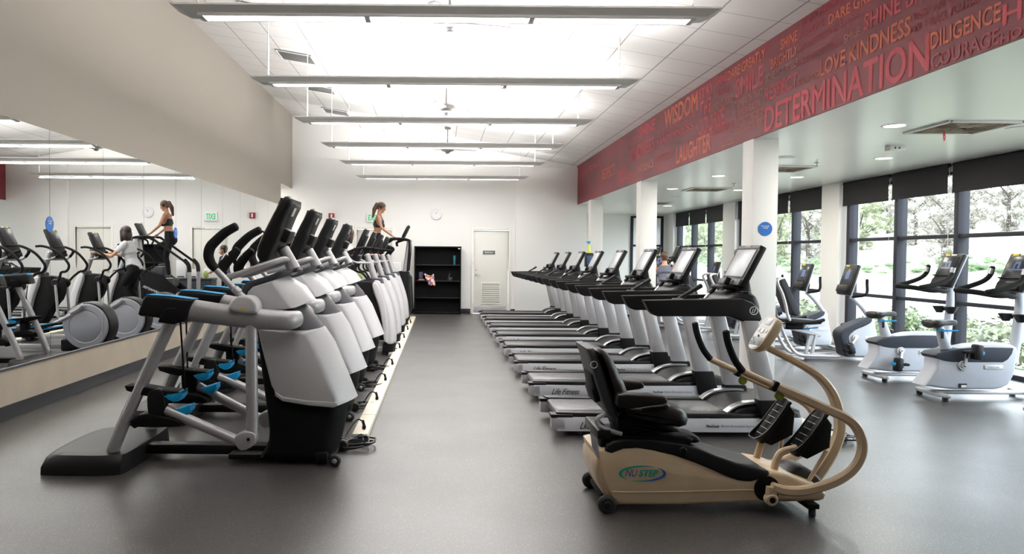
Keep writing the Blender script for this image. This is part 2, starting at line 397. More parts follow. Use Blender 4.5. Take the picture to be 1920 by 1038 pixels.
# red lettered soffit
M_red = mat('dark_red_banner', (.165, .014, .024), .55, var=.22, scale=.9)
COL = {'o': mat('banner_orange', (.52, .10, .045), .55), 'r': mat('banner_red', (.46, .035, .055), .55), 'p': mat('banner_pale', (.42, .13, .11), .55), 'd': mat('banner_deep', (.30, .028, .04), .55)}
sof = struct(MB().slab(XS, XS+.02, Y0, YB, ZS, ZST+.08, M_red), 'wall_soffit')
def sof_pt(px, py):
    d = Rm @ Vector(((px-825)/F, -(py-519)/F, -1)); s = XS/d.x
    return d.y*s, CZ+d.z*s
W = [('WISDOM', 1246.6, 208.7, 241.7, 1307.8, 'o'), ('STAY', 1311.4, 168.4, 186.7, 1338, 'r'), ('THE', 1314, 192, 219.7, 1333, 'r'), ('COURSE', 1310, 225, 256, 1359, 'r'),
     ('LAUGHTER', 1268.6, 276.5, 307.6, 1332.6, 'o'), ('DARE GREATLY', 1365, 134, 152, 1434.5, 'o'), ('SMILE', 1380, 150, 185, 1431.5, 'r'),
     ('SHINE', 1464.5, 75, 94.5, 1495.6, 'o'), ('BRIGHTLY', 1446, 112, 130, 1495.6, 'o'), ('LOVE YOURSELF', 1435, 142, 155.6, 1495.6, 'p'), ('RESPECT', 1435, 165, 192, 1495.5, 'r'),
     ('DETERMINATION', 1434.5, 201, 249, 1740, 'r'), ('LOVE KINDNESS', 1538.5, 114.6, 144.5, 1706.5, 'o'), ('DILIGENCE', 1745.5, 62, 93.8, 1875.7, 'o'),
     ('COURAGE', 1747, 103, 130, 1873, 'd'), ('HONOR', 1877, 63, 83, 1985, 'd'), ('HOPE', 1881, 10, 49.5, 2040, 'r'), ('DARE GREATLY', 1554, 28.6, 48, 1683, 'o'),
     ('SHINE BRIGHTLY', 1620.5, 28, 58.6, 1850, 'r'), ('SMILE', 1582.8, 66, 82, 1612.7, 'p'), ('KNOWLEDGE', 1498, 150, 161.5, 1537, 'p'),
     ('AND HE WHO HAS HOPE;', 1498, 86, 100, 1611, 'd'), ('HAS EVERYTHING.', 1498, 112, 125, 1579, 'd'), ('HAS HOPE;', 1499, 61, 75.5, 1544, 'd'), ('HE WHO HAS HEALTH', 1503, 38, 52, 1600, 'd'),
     ('TAKE CARE OF YOUR BODY', 1711.7, 26, 41.7, 1880, 'd'), ('ONLY PLACE YOU HAVE', 1709, 49.5, 65, 1845, 'd'),
     ('IT IS HEALTH THAT', 1377, 192, 205, 1430, 'p'), ('IS REAL WEALTH', 1378.4, 208.7, 221.5, 1424, 'p'), ('AND NOT PIECES OF', 1378.4, 225, 238, 1433, 'p'), ('GOLD AND SILVER.', 1378.4, 241.7, 253, 1430, 'p'),
     ('LOVE YOURSELF', 1335, 197.7, 210.5, 1375, 'p'), ('HUMILITY', 1342, 170, 186.7, 1375, 'd'), ('SHINE', 1342, 148, 163, 1363, 'r'), ('HUMILITY', 1333, 244, 257, 1374, 'r'),
     ('SHINE', 1199, 240, 260, 1228, 'r'), ('KINDNESS', 1181, 280, 304, 1226, 'r'), ('HAPPINESS', 1232, 262, 275, 1300, 'r'), ('STRENGTH', 1235, 246, 259, 1303, 'd'), ('RESPECT', 1129, 318.6, 338.7, 1153, 'o'),
     ('DREAM', 1158, 322, 333, 1176, 'r'), ('PATIENCE', 1196, 311, 325, 1226, 'p'), ('HOPE', 1178, 262, 277, 1197, 'd'), ('BRIGHTLY', 1232, 292, 305, 1262, 'd'),
     ('COURAGE', 1104, 312, 322, 1124, 'r'), ('LOVE', 1090, 322, 332, 1102, 'd'), ('STRENGTH', 1158, 336, 345, 1190, 'r'), ('SUCCESS', 1355, 265, 276, 1375, 'p')]
by = {}
for t, xl, yt, yb, xr, c in W:
    Yl, zt = sof_pt(xl, yt); _, zb = sof_pt(xl, yb); Yr, _ = sof_pt(xr, yb)
    mbt = by.setdefault(c, MB())
    add_text(mbt, t, (XS-.001, Yl, zb), (0, -1, 0), (0, 0, 1), Yl-Yr, zt-zb, COL[c], bold=.026, ext=.0015)
for c, m in by.items(): sub_o = m.build('lettering', None, None); sub_o.parent = sof; sub_o['label'] = {'o': 'orange words', 'r': 'bright red words', 'p': 'pale pink words', 'd': 'deep red words'}[c]

# columns
for i, (yc) in enumerate((4.05, 8.98, 13.9, 18.45)):
    struct(MB().slab(XS+.0, XS+.29, yc-.155, yc+.155, 0, ZS, M_wall, .006), 'trim_%d' % (i+2))

# ------------------------------------------------------------------ window wall
glass = bpy.data.materials.new('window_glass'); glass.use_nodes = True
nt = glass.node_tree; nt.nodes.remove(nt.nodes['Principled BSDF'])
tr = nt.nodes.new('ShaderNodeBsdfTransparent'); tr.inputs[0].default_value = (.96, .975, .97, 1); gl = nt.nodes.new('ShaderNodeBsdfGlossy'); gl.inputs['Roughness'].default_value = .02
lw = nt.nodes.new('ShaderNodeLayerWeight'); lw.inputs[0].default_value = .5; pw = nt.nodes.new('ShaderNodeMath'); pw.operation = 'POWER'; pw.inputs[1].default_value = 4; nt.links.new(lw.outputs['Facing'], pw.inputs[0]); fr = nt.nodes.new('ShaderNodeMath'); fr.operation = 'MULTIPLY_ADD'; fr.inputs[1].default_value = .5; fr.inputs[2].default_value = .03; nt.links.new(pw.outputs[0], fr.inputs[0]); mx = nt.nodes.new('ShaderNodeMixShader')
nt.links.new(fr.outputs[0], mx.inputs[0]); nt.links.new(tr.outputs[0], mx.inputs[1]); nt.links.new(gl.outputs[0], mx.inputs[2]); nt.links.new(mx.outputs[0], nt.nodes['Material Output'].inputs[0])
groups = [(2.4, 13.72, [13.65-1.43*k for k in range(8)]), (14.42, 18.62, [14.47, 15.8, 17.2, 18.55]), (19.42, 23.55, [19.5, 20.75, 22.1, 23.45])]
mb = MB()
for a, b in ((Y0, 2.4), (13.77, 14.4), (18.62, 19.42), (23.55, YA+.2)): mb.slab(XW-.12, XW+.25, a, b, 0, ZS, M_wall)
for a, b, _ in groups: mb.slab(XW+.0, XW+.25, a, b, ZS-.12, ZS, M_wall)
struct(mb, 'wall_right')
for gi, (a, b, mu) in enumerate(groups):
    w = thing('window_%d' % (gi+1), None, None, (XW, (a+b)/2, 0), kind='structure')
    f = MB()
    for y in mu: f.slab(XW-.02, XW+.14, y-.045, y+.045, 0, ZS-.1, M_frame, .004)
    for z, h in ((.03, .06), (.89, .055), (1.83, .055), (ZS-.13, .06)): f.slab(XW+.0, XW+.12, min(mu), max(mu), z-h/2, z+h/2, M_frame, .003)
    f.build('window_frame', w)
    MB().slab(XW+.06, XW+.068, min(mu), max(mu), 0, ZS-.1, glass).build('pane', w)
# framed glass door in the annex end wall
w = thing('window_4', None, None, (6.45, YA, 0), kind='structure')
f = MB()
for x in (5.98, 6.92): f.slab(x-.04, x+.04, YA-.05, YA+.02, 0, 2.79, M_frame, .003)
for z in (2.76, 1.87): f.slab(5.98, 6.92, YA-.045, YA+.01, z-.03, z+.03, M_frame, .003)
f.slab(5.98, 6.92, YA-.045, YA+.01, 0, .08, M_frame, .003)
f.build('window_frame', w)
frost = mat('frosted_pane', (.9, .92, .93), .2, emit=.0)
MB().slab(6.0, 6.9, YA-.02, YA-.01, .05, 2.76, frost).build('pane', w)
# roller shades
sh_spans = [(13.77, 12.34, 'leftmost black roller shade of the near window group'), (12.28, 10.90, 'second black roller shade from the left over the near window group'), (10.84, 9.47, 'black roller shade at the right edge of the picture above the near windows'),
            (9.41, 8.04, 'black roller shade nearest the camera over the window wall'),
            (18.6, 17.3, 'black roller shade mostly hidden behind the thick white column'), (17.24, 15.9, 'narrow black roller shade just right of the thick white column'), (15.84, 14.42, 'black roller shade of the middle window group beside the white wall pier'),
            (23.5, 22.25, 'leftmost small black roller shade over the farthest windows'), (22.2, 20.85, 'middle small black roller shade over the farthest windows'), (20.8, 19.42, 'rightmost small black roller shade over the farthest windows')]
for a, b, lb in sh_spans:
    t = thing('roller_shade', lb, 'shade', (XW-.06, (a+b)/2, ZS-.42), 'roller shades along the window wall')
    MB().slab(XW-.065, XW-.062, b+.02, a-.02, 2.45, ZS-.01, M_shade, .0).build('fabric', t)
    m = MB(); m.tube([(XW-.045, b+.02, ZS-.035), (XW-.045, a-.02, ZS-.035)], .03, M_shade, 12); m.build('roller', t)
    MB().slab(XW-.072, XW-.055, b+.02, a-.02, 2.43, 2.455, M_shade, .004).build('hem_bar', t)
    MB().tube([(XW-.05, b+.005, ZS-.05), (XW-.05, b+.005, 1.55)], .003, M_white, 6).build('cord', t)

# ------------------------------------------------------------------ mirror panels
mir = bpy.data.materials.new('mirror_silver'); mir.use_nodes = True; b = mir.node_tree.nodes['Principled BSDF']
b.inputs['Base Color'].default_value = (.86, .875, .865, 1); b.inputs['Metallic'].default_value = 1; b.inputs['Roughness'].default_value = .0
ed = [18.6-1.215*k for k in range(14)]
names = ['farthest', 'second farthest', 'third farthest', 'fourth farthest', 'fifth farthest', 'sixth farthest', 'seventh farthest', 'eighth farthest', 'ninth farthest', 'tenth farthest', 'eleventh farthest', 'twelfth farthest', 'thirteenth farthest']
for k in range(12):
    y1, y0 = ed[k], ed[k+1]
    t = MB().slab(XL-.006, XL+.004, y0+.003, y1-.003, .462, 2.70, mir, .0).build('mirror_panel', None, (XL, (y0+y1)/2, .462))
    tag(t, 'tall frameless wall mirror panel, %s from the camera on the left wall' % names[k], 'mirror', 'mirror panels along the left wall')

# blue round stickers
def sticker(lab, c, axis, r=.077):
    t = thing('round_sticker', lab, 'sticker', c, 'blue round wipe reminders')
    m = MB(); m.disc(c, r, .003, mat('sticker_blue', (.01, .13, .48), .4), axis=axis, bev=.001, seg=36); m.build('disc', t)
    m = MB()
    if axis == 'x': r_, u_, n_ = (0, 1, 0), (0, 0, 1), Vector((1, 0, 0))
    else: r_, u_, n_ = (1, 0, 0), (0, 0, 1), Vector((0, -1, 0))
    o = Vector(c)+n_*.002
    if axis == 'x': r_ = (0, 1, 0)
    for s_, dz, w in (('PLEASE', .03, .09), ('WIPE', .008, .06)):
        add_text(m, s_, o+Vector((0, 0, dz)), r_, u_, w, .017, M_white, .02, center=True)
    m.build('lettering', t)
sticker('blue round sticker on the mirror above the nearest reflected elliptical', (XL+.006, 7.66, 1.775), 'x')
sticker('blue round sticker on the mirror beside the reflected stair climber', (XL+.006, 11.3, 1.80), 'x')
sticker('blue round sticker on the front of the thick white column', (3.70, 8.82, 1.49+(480-424)*8.82/1450), 'y', .08)

# ------------------------------------------------------------------ ceiling things
LY = [5.93, 8.35, 10.79, 13.2, 15.67, 18.6]
lightlab = ['nearest long pendant light, spanning the top of the picture', 'second nearest long pendant light below the ceiling tiles', 'third nearest long pendant light from the camera', 'fourth nearest long pendant light from the camera', 'fifth nearest long pendant light, second from the back wall', 'farthest pendant light close to the back wall']
x0, x1 = -2.04, 2.11; zl = 3.335
ZF = [3.31, 3.335, 3.345, 3.35, 3.35, 3.36]
def pendant(yc):
    t = thing('pendant_light', lightlab[0], 'ceiling light', (0, yc, zl), 'rows of long pendant lights')
    h = MB()
    sec = [(-.115, .055), (.115, .055), (.12, .04), (.075, -.01), (-.075, -.01), (-.12, .04)]
    # housing: sloping flanks along X, open slot below for the lamps; slanted ends
    n = len(sec); v = []; f = []
    for xx, sl in ((x0, .12), (x1, -.12)):
        for (y, z) in sec: v.append((xx+sl*(.055-z)/.065, yc+y, zl+z))
    for i in range(n): f.append([i, (i+1) % n, n+(i+1) % n, n+i])
    f.append(list(range(n))); f.append([n+i for i in range(n)][::-1])
    h.add(v, f, M_fix)
    for xx in (x0+.22, x0+.25+1.225, x0+.25+2.47, x1-.22): h.slab(xx-.02, xx+.02, yc-.07, yc+.07, zl-.03, zl-.008, M_fix, .002)
    h.slab(x0+.2, x1-.2, yc-.08, yc-.065, zl-.028, zl-.005, M_fix, .002); h.slab(x0+.2, x1-.2, yc+.065, yc+.08, zl-.028, zl-.005, M_fix, .002)
    h.build('housing', t)
    for k in range(3):
        a = x0+.26+k*1.235
        m = MB(); m.slab(a, a+1.17, yc-.06, yc+.06, zl-.026, zl-.012, M_lamp, .004); m.build('lamp', t)
    for xx in (-1.86, 1.9):
        m = MB(); zc = ceil_z(xx); m.tube([(xx, yc, zl+.05), (xx, yc, zc)], .006, M_white, 6); m.disc((xx, yc, zc-.015), .05, .03, M_white, 'z', 16)
        m.tube([(xx, yc, zl+.05), (xx, yc, zl+.5)], .01, M_white, 6); m.build('suspension_cable', t)
    return t
p0 = pendant(LY[0]); p0.location.z = ZF[0]
for yc, lb, zf in list(zip(LY, lightlab, ZF))[1:]: copy_tree(p0, (0, yc, zf), lb)
copy_tree(p0, (0, 3.5, 3.31), 'added pendant light above the camera, out of view, to light the foreground')  # extra fixture out of view, added to brighten the foreground
for yc in [3.5]+LY:     # lamps of each fixture, with the unseen one added for the foreground: indirect light up onto the ceiling and direct light down
    for nm, dz, rx, en, sy in (('uplight', .08, PI, (130 if yc < 7 else 165), .16), ('downlight', -.04, 0, (22 if yc < 7 else 58), .12)):
        l = bpy.data.lights.new(nm, 'AREA'); l.shape = 'RECTANGLE'; l.size = 3.7; l.size_y = sy; l.energy = en; l.color = (1, .985, .965)
        o = bpy.data.objects.new(nm, l); C.objects.link(o); o.location = (.03, yc, zl+dz); o.rotation_euler = (rx, 0, 0)

M_fan = mat('fan_shade_grey', (.17, .165, .16), .5)  # white fans coloured grey, standing in for the shade on their undersides
def fan(loc):
    t = thing('ceiling_fan', '', 'fan', loc, 'white ceiling fans')
    x, y, z = loc
    m = MB(); m.lathe(loc, [(0, -.09), (.05, -.088), (.07, -.06), (.13, -.045), (.16, .0), (.15, .06), (.05, .10), (0, .10)], M_fan, 'z', 28); m.build('motor_housing', t)
    m = MB(); m.lathe(loc, [(0, -.105), (.035, -.10), (.045, -.088), (0, -.085)], M_dgrey, 'z', 20); m.build('hub_cap', t)
    m = MB(); m.tube([(x, y, z+.1), (x, y, ceil_z(x))], .014, M_fan, 8); m.disc((x, y, ceil_z(x)-.03), .07, .06, M_fan, 'z', 20); m.build('down_rod', t)
    for k in range(3):
        a = 2*PI*k/3+.25
        m = MB(); pts = [(.13, -.05), (.3, -.075), (.62, -.065), (.69, -.03), (.69, .03), (.6, .06), (.3, .07), (.13, .05)]
        m.prism(pts, -.005, .005, M_fan, .003, axis='z'); m.xf(Matrix.Translation(loc) @ Matrix.Rotation(a, 4, 'Z') @ Matrix.Rotation(.22, 4, 'X')); m.build('blade', t)
    return t
f0 = fan((.08, 8.15, 3.93)); f0['label'] = 'white three-bladed ceiling fan right behind the nearest pendant light'
copy_tree(f0, (.08, 12.95, 3.93), 'white three-bladed ceiling fan above the third nearest pendant light')
copy_tree(f0, (.15, 17.75, 3.93), 'small white ceiling fan nearest the back wall')

M_vent = mat('vent_metal_dirty', (.33, .30, .27), .6, var=.3, scale=7)
sl = math.atan(.1685)
for i, (yc, lb) in enumerate(((10.85, 'grey square ceiling panel nearest the camera, beside the first pendant lamp'), (13.3, 'second nearest grey square ceiling panel, above the second pendant light'), (15.8, 'third nearest grey square panel in the tiled ceiling'), (18.3, 'farthest grey square panel in the tiled ceiling'))):
    xc = -2.48; t = thing('ceiling_panel', lb, 'ceiling vent', (xc, yc, ceil_z(xc)-.01), 'grey square panels in the tiled ceiling')
    R = Matrix.Translation((xc, yc, ceil_z(xc)-.012)) @ Matrix.Rotation(sl, 4, 'Y')
    m = MB(); m.box((0, 0, 0), (.60, .60, .012), mat('grey_diffuser', (.13, .125, .12), .6), .003); m.xf(R); m.build('plate', t)
    m = MB()
    for s_ in (-1, 1): m.box((s_*.295, 0, -.008), (.02, .61, .012), M_white, .002); m.box((0, s_*.295, -.008), (.61, .02, .012), M_white, .002)
    m.xf(R); m.build('frame', t)
def sprinkler(lb, x, y, z):
    t = thing('sprinkler_head', lb, 'sprinkler', (x, y, z), 'sprinkler heads')
    m = MB(); m.disc((x, y, z-.006), .035, .012, M_chrome, 'z', 16); m.tube([(x, y, z), (x, y, z-.05)], .009, M_chrome, 8); m.build('body', t)
    m = MB(); m.disc((x, y, z-.055), .028, .004, M_chrome, 'z', 12); m.build('deflector', t)
sprinkler('small sprinkler head in the tiled ceiling above the second pendant light', -1.75, 10.6, ceil_z(-1.75))
sprinkler('small sprinkler head by the ceiling grille right of the thick column', 5.33, 11.0, ZS); sprinkler('small sprinkler head left of the thick column', 5.33, 14.1, ZS)

down = [(4.62, 7.92, 1, 'lit round downlight nearest the lettered soffit'), (5.96, 10.45, 1, 'lit round downlight below the small grey detector box'), (5.94, 12.94, 1, 'lit round downlight just beside the thick white column on the window side'),
        (4.60, 12.85, 1, 'lit round downlight left of the thick white column'), (4.57, 15.3, 1, 'lit round downlight seen near the second column'), (5.94, 15.45, 1, 'lit round downlight far behind, just left of the thick column'), (5.94, 20.3, 1, 'faint lit downlight farthest down the annex'),
        (5.94, 7.98, 0, 'unlit grey round ceiling disc at the right edge of the picture'), (4.62, 10.4, 0, 'unlit grey round ceiling disc right of the thick column'), (5.2, 17.2, 0, 'unlit grey round ceiling disc far down the annex')]
for x, y, on, lb in down:
    t = thing('downlight' if on else 'ceiling_disc', lb, 'ceiling light' if on else 'ceiling disc', (x, y, ZS), 'round ceiling lights of the annex')
    m = MB(); m.lathe((x, y, ZS), [(.095, -.001), (.12, -.006), (.125, -.001), (.125, .0)], M_white if on else M_fix, 'z', 28); m.build('trim_ring', t)
    m = MB(); m.disc((x, y, ZS-.003), .10, .005, M_down if on else M_fix, 'z', 28); m.build('lens' if on else 'plate', t)
    if on:
        l = bpy.data.lights.new('downlight_lamp', 'AREA'); l.shape = 'DISK'; l.size = .18; l.energy = 30; l.color = (1, .95, .85)
        o = bpy.data.objects.new('downlight_lamp', l); C.objects.link(o); o.location = (x, y, ZS-.02)
M_grime = mat('dusty_grille', (.30, .25, .19), .8, var=.45, scale=4)
for x, y, lb in ((5.33, 7.96, 'large dusty square ceiling grille with a red ribbon'), (5.15, 11.74, 'dusty square ceiling grille just right of the thick column'), (5.24, 15.3, 'dusty square ceiling grille left of the thick column'), (5.3, 19.2, 'farthest dusty square ceiling grille of the annex')):
    t = thing('ceiling_grille', lb, 'ceiling vent', (x, y, ZS), 'square ceiling grilles of the annex'); h = .36
    m = MB()
    for s_ in (-1, 1): m.slab(x+s_*h-.02, x+s_*h+.02, y-h-.02, y+h+.02, ZS-.02, ZS, M_fix, .003); m.slab(x-h, x+h, y+s_*h-.02, y+s_*h+.02, ZS-.02, ZS, M_fix, .003)
    m.build('frame', t)
    m = MB(); m.slab(x-h, x+h, y-h, y+h, ZS-.006, ZS-.001, M_grime)
    for k in range(5):
        r = h*(.85-.17*k)
        for s_ in (-1, 1): m.slab(x+s_*r-.008, x+s_*r+.008, y-r, y+r, ZS-.018, ZS-.006, M_grime); m.slab(x-r, x+r, y+s_*r-.008, y+s_*r+.008, ZS-.018, ZS-.006, M_grime)
    m.build('grille', t)
m = MB(); m.bar([(5.24, 8.1, ZS-.02), (5.235, 8.1, ZS-.08), (5.245, 8.1, ZS-.125)], .012, .006, mat('red_ribbon', (.6, .03, .05), .6)); m.bar([(5.24, 8.1, ZS-.02), (5.255, 8.1, ZS-.08), (5.25, 8.1, ZS-.115)], .012, .006, MATS['red_ribbon'])
tag(m.build('ribbon', None, (5.24, 8.1, ZS-.02)), 'red ribbon hanging from the large dusty ceiling grille', 'ribbon')
m = MB(); m.slab(5.35, 5.54, 9.25, 9.37, ZS-.06, ZS, M_fix, .008)
t = thing('detector_box', 'small grey box with two lenses on the annex ceiling', 'detector', (5.45, 9.3, ZS)); m.build('case', t)
m = MB()
for s_ in (-.03, .02): m.disc((5.44+s_, 9.248, ZS-.032), .012, .006, M_dgrey, 'y', 12)
m.build('lens', t)

# ------------------------------------------------------------------ things on the back wall
YW = YB-.001
def on_wall(px, py): return at(px, py, YB)
cx, cz = on_wall(818, 401)
t = thing('wall_clock', 'round white wall clock above the black bookcase', 'clock', (cx, YB, cz))
m = MB(); m.lathe((cx, YB, cz), [(0, -.035), (.12, -.035), (.138, -.045), (.15, -.035), (.155, 0), (0, 0)], M_fix, 'y', 36); m.build('rim', t)
m = MB(); m.disc((cx, YB-.04, cz), .135, .004, M_white, 'y', 36); m.build('dial', t)
m = MB()
for k in range(12):
    a = 2*PI*k/12; m.box((cx+.112*math.sin(a), YB-.044, cz+.112*math.cos(a)), (.006, .003, .018), M_black, .0, rot=a)
m.box((cx+.01, YB-.045, cz+.035), (.008, .003, .075), mat('clock_red', (.6, .02, .1), .5), 0, rot=.25); m.box((cx-.015, YB-.046, cz+.02), (.006, .003, .06), MATS['clock_red'], 0, rot=-.6)
m.build('hands', t)
ex, ez = on_wall(700, 408)
t = thing('exit_sign', 'white exit sign with green letters behind the woman on the stair climber', 'sign', (ex, YB, ez))
m = MB(); m.slab(ex-.17, ex+.17, YB-.05, YB, ez-.12, ez+.12, M_white, .01); m.build('case', t)
m = MB(); add_text(m, 'EXIT', (ex, YB-.052, ez), (1, 0, 0), (0, 0, 1), .25, .15, M_green, .03, center=True); m.build('lettering', t)
ax, az = on_wall(622, 405)
t = thing('fire_alarm', 'red fire alarm box high on the back wall', 'alarm', (ax, YB, az))
m = MB(); m.slab(ax-.075, ax+.075, YB-.06, YB, az-.075, az+.075, mat('alarm_red', (.24, .016, .026), .4), .01); m.build('case', t)
m = MB(); m.slab(ax-.02, ax+.02, YB-.068, YB-.06, az-.05, az+.05, M_white, .005); m.build('strobe', t)
t = thing('fire_alarm', 'lower red alarm pull box seen in the mirror beside the man', 'alarm', (ax, YB, 1.25))
m = MB(); m.slab(ax-.06, ax+.06, YB-.05, YB, 1.18, 1.34, MATS['alarm_red'], .01); m.build('case', t)
m = MB(); m.slab(ax-.04, ax+.04, YB-.06, YB-.05, 1.24, 1.27, M_white, .004); m.build('handle', t)
sx, sz = on_wall(917, 473)
t = thing('door_sign', 'grey name plate on the white louvred door', 'sign', (sx, YB+.03, sz))
m = MB(); m.slab(sx-.16, sx+.16, YB+.03, YB+.04, sz-.05, sz+.05, mat('sign_grey', (.16, .17, .17), .5), .003); m.build('plate', t)
m = MB(); add_text(m, 'Restroom', (sx, YB+.0285, sz), (1, 0, 0), (0, 0, 1), .2, .035, M_white, .02, center=True); m.build('lettering', t)
# spray nozzle pipe bracket in the passage header
# bookcase
bx0, bz1 = at(777, 463, 19.85); bx1, _ = at(865, 463, 19.85)
t = thing('bookcase', 'tall black open bookcase standing against the back wall', 'bookcase', ((bx0+bx1)/2, 20.0, 0))
yf, yk = 19.84, 20.18
m = MB(); m.slab(bx0, bx0+.025, yf, yk, 0, bz1, M_matte, .003); m.build('side_panel', t)
m = MB(); m.slab(bx1-.025, bx1, yf, yk, 0, bz1, M_matte, .003); m.build('side_panel', t)
m = MB(); m.slab(bx0+.025, bx1-.025, yk-.012, yk, .0, bz1, M_matte); m.build('back_panel', t)
m = MB(); m.slab(bx0-.005, bx1+.005, yf-.005, yk, bz1-.005, bz1+.025, M_matte, .004); m.slab(bx1-.08, bx1-.03, yf-.007, yf-.004, bz1-.04, bz1-.02, M_white); m.build('top', t)
shz = []
for py in (496, 526, 557.5):
    _, z = at(820, py, yf); shz.append(z)
    m = MB(); m.slab(bx0+.025, bx1-.025, yf+.01, yk-.012, z-.025, z, M_black, .003); m.build('shelf', t)
m = MB(); m.slab(bx0+.025, bx1-.025, yf+.02, yk, .02, .06, M_matte, .002); m.build('shelf', t)
# things on the shelves
gx, _ = at(852, 490, yf+.15)
m = MB(); m.lathe((gx, yf+.15, shz[0]), [(0, 0), (.028, 0), (.03, .02), (.038, .24), (.034, .24), (.026, .02), (0, .012)], M_teal, 'z', 20); tag(m.build('glass_vase', None, (gx, yf+.15, shz[0])), 'slim teal glass on the top shelf of the bookcase', 'glass')
gx, _ = at(844, 520, yf+.13)
t = thing('round_jar', 'small dark round jar with a wire handle on the bookcase', 'jar', (gx, yf+.13, shz[1]))
m = MB(); m.lathe((gx, yf+.13, shz[1]), [(0, 0), (.045, 0), (.065, .04), (.06, .08), (.03, .095), (0, .095)], mat('jar_grey', (.05, .05, .055), .3), 'z', 20); m.build('jar_body', t)
m = MB(); m.tube([(gx-.05, yf+.13, shz[1]+.08), (gx-.02, yf+.13, shz[1]+.15), (gx-.005, yf+.13, shz[1]+.19)], .004, M_chrome, 6, smooth=4); m.build('wire_handle', t)
gx, _ = at(803, 518, yf+.05)
# plaid cloth hanging over the shelf edge
pm = bpy.data.materials.new('patchwork_cloth'); pm.use_nodes = True; nt = pm.node_tree; b = nt.nodes['Principled BSDF']; b.inputs['Roughness'].default_value = .8
v = nt.nodes.new('ShaderNodeTexVoronoi'); v.inputs['Scale'].default_value = 22; tc = nt.nodes.new('ShaderNodeTexCoord'); nt.links.new(tc.outputs['Object'], v.inputs['Vector'])
sc = nt.nodes.new('ShaderNodeSeparateColor'); nt.links.new(v.outputs['Color'], sc.inputs[0])
r = nt.nodes.new('ShaderNodeValToRGB'); r.color_ramp.interpolation = 'CONSTANT'; els = r.color_ramp.elements
els[0].color = (.55, .06, .05, 1); els[1].position = .2; els[1].color = (.8, .75, .65, 1)
for p_, c_ in ((.4, (.08, .2, .5, 1)), (.55, (.8, .55, .3, 1)), (.7, (.05, .04, .08, 1)), (.82, (.75, .25, .1, 1))): e = els.new(p_); e.color = c_
nt.links.new(sc.outputs[0], r.inputs['Fac']); nt.links.new(r.outputs['Color'], b.inputs['Base Color'])
m = MB(); v_ = []; f_ = []; nx, ny = 14, 12
for j in range(ny+1):
    for i in range(nx+1):
        u, w_ = i/nx, j/ny
        wd = .26*(1-.35*w_); xx = gx+.10*w_+(u-.5)*wd
        if w_ < .35: yy, zz = yf+.2-.2*(w_/.35), shz[1]+.15-.05*(w_/.35)**2+.03*math.sin(u*7+w_*5)
        else: yy, zz = yf-.015-.02*math.sin(u*9+w_*4), shz[1]+.10-.21*((w_-.35)/.65)
        v_.append((xx, yy, zz+.012*math.sin(u*13)))
n0 = len(v_)
v_ += [(a, b_+.012, c-.008) for a, b_, c in v_]
for j in range(ny):
    for i in range(nx):
        k = j*(nx+1)+i; f_.append([k, k+1, k+nx+2, k+nx+1]); f_.append([n0+k, n0+k+nx+1, n0+k+nx+2, n0+k+1])
m.add(v_, f_, pm); tag(m.build('patchwork_cloth', None, (gx, yf, shz[1]), sharp=2), 'crumpled multicoloured patchwork cloth hanging over the bookcase shelf', 'cloth')
gx, _ = at(789, 520, yf+.15)
m = MB(); m.box((gx, yf+.17, shz[1]+.11), (.10, .16, .22), mat('dark_print_box', (.05, .045, .10), .6, var=.4, scale=14), .01); tag(m.build('printed_box', None, (gx, yf+.17, shz[1])), 'dark printed box at the left of the bookcase shelf beside the patchwork cloth', 'box')
m = MB(); m.box((gx+.02, yf+.05, shz[1]+.018), (.16, .1, .035), mat('tan_bag', (.35, .18, .10), .7), .012); tag(m.build('folded_pouch', None, (gx+.02, yf+.05, shz[1])), 'small folded brown pouch at the shelf front beside the patchwork cloth', 'pouch')

# ------------------------------------------------------------------ cable channel strips on the floor
def strip(lb, xa, xb, y0_, y1_, grp):
    t = thing('cable_channel', lb, 'cable channel', ((xa+xb)/2, y0_, 0), grp)
    m = MB(); m.slab(xa, xb, y0_, y1_, 0, .05, M_strip, .004); m.build('channel', t)
    m = MB(); y = y0_+.45
    while y < y1_-.1:
        m.slab(xa+.03, xa+.07, y-.1, y-.04, .05, .0515, M_white); m.slab(xa-.0005, xb+.0005, y+.31, y+.315, .0, .0512, mat('strip_seam', (.35, .3, .22), .6)); y += 1.45
    m.build('outlet', t)
    return t
strip('long cream cable channel on the floor in front of the grey machines', -.70, -.575, 6.22, 18.4, 'cream cable channels on the floor')
strip('cream cable channel on the floor at the front of the treadmills', 3.17, 3.30, 6.25, 18.6, 'cream cable channels on the floor')
def cord(lb, x, y, seed, cord_x=-.62):
    rr = random.Random(seed)
    t = thing('power_cord', lb, 'power cord', (x, y, 0), 'black power cords by the cable channel')
    m = MB(); px_ = cord_x; yp = max(y, 6.33);  m.box((px_, yp+.05, .068), (.03, .045, .032), M_black, .006); m.tube([(px_, yp+.05, .08), (px_-.01, yp+.04, .125)], .012, M_black, 8); m.build('plug', t)
    pts = [(px_-.01, yp+.04, .12), (px_-.06, yp+.02, .13), (px_-.12, y-.0, .03)]
    for k in range(26):
        a = k*1.25+rr.random(); R_ = .06+.10*rr.random()
        pts.append((x-.04+R_*math.cos(a)*1.1, y-.12+R_*math.sin(a)*1.3, .012+.045*rr.random()))
    pts += [(x-.14, y-.1, .02), (x-.25, y-.02, .02)]
    m = MB(); m.tube(pts, .0068, M_black, 6, smooth=5); m.build('cable', t)
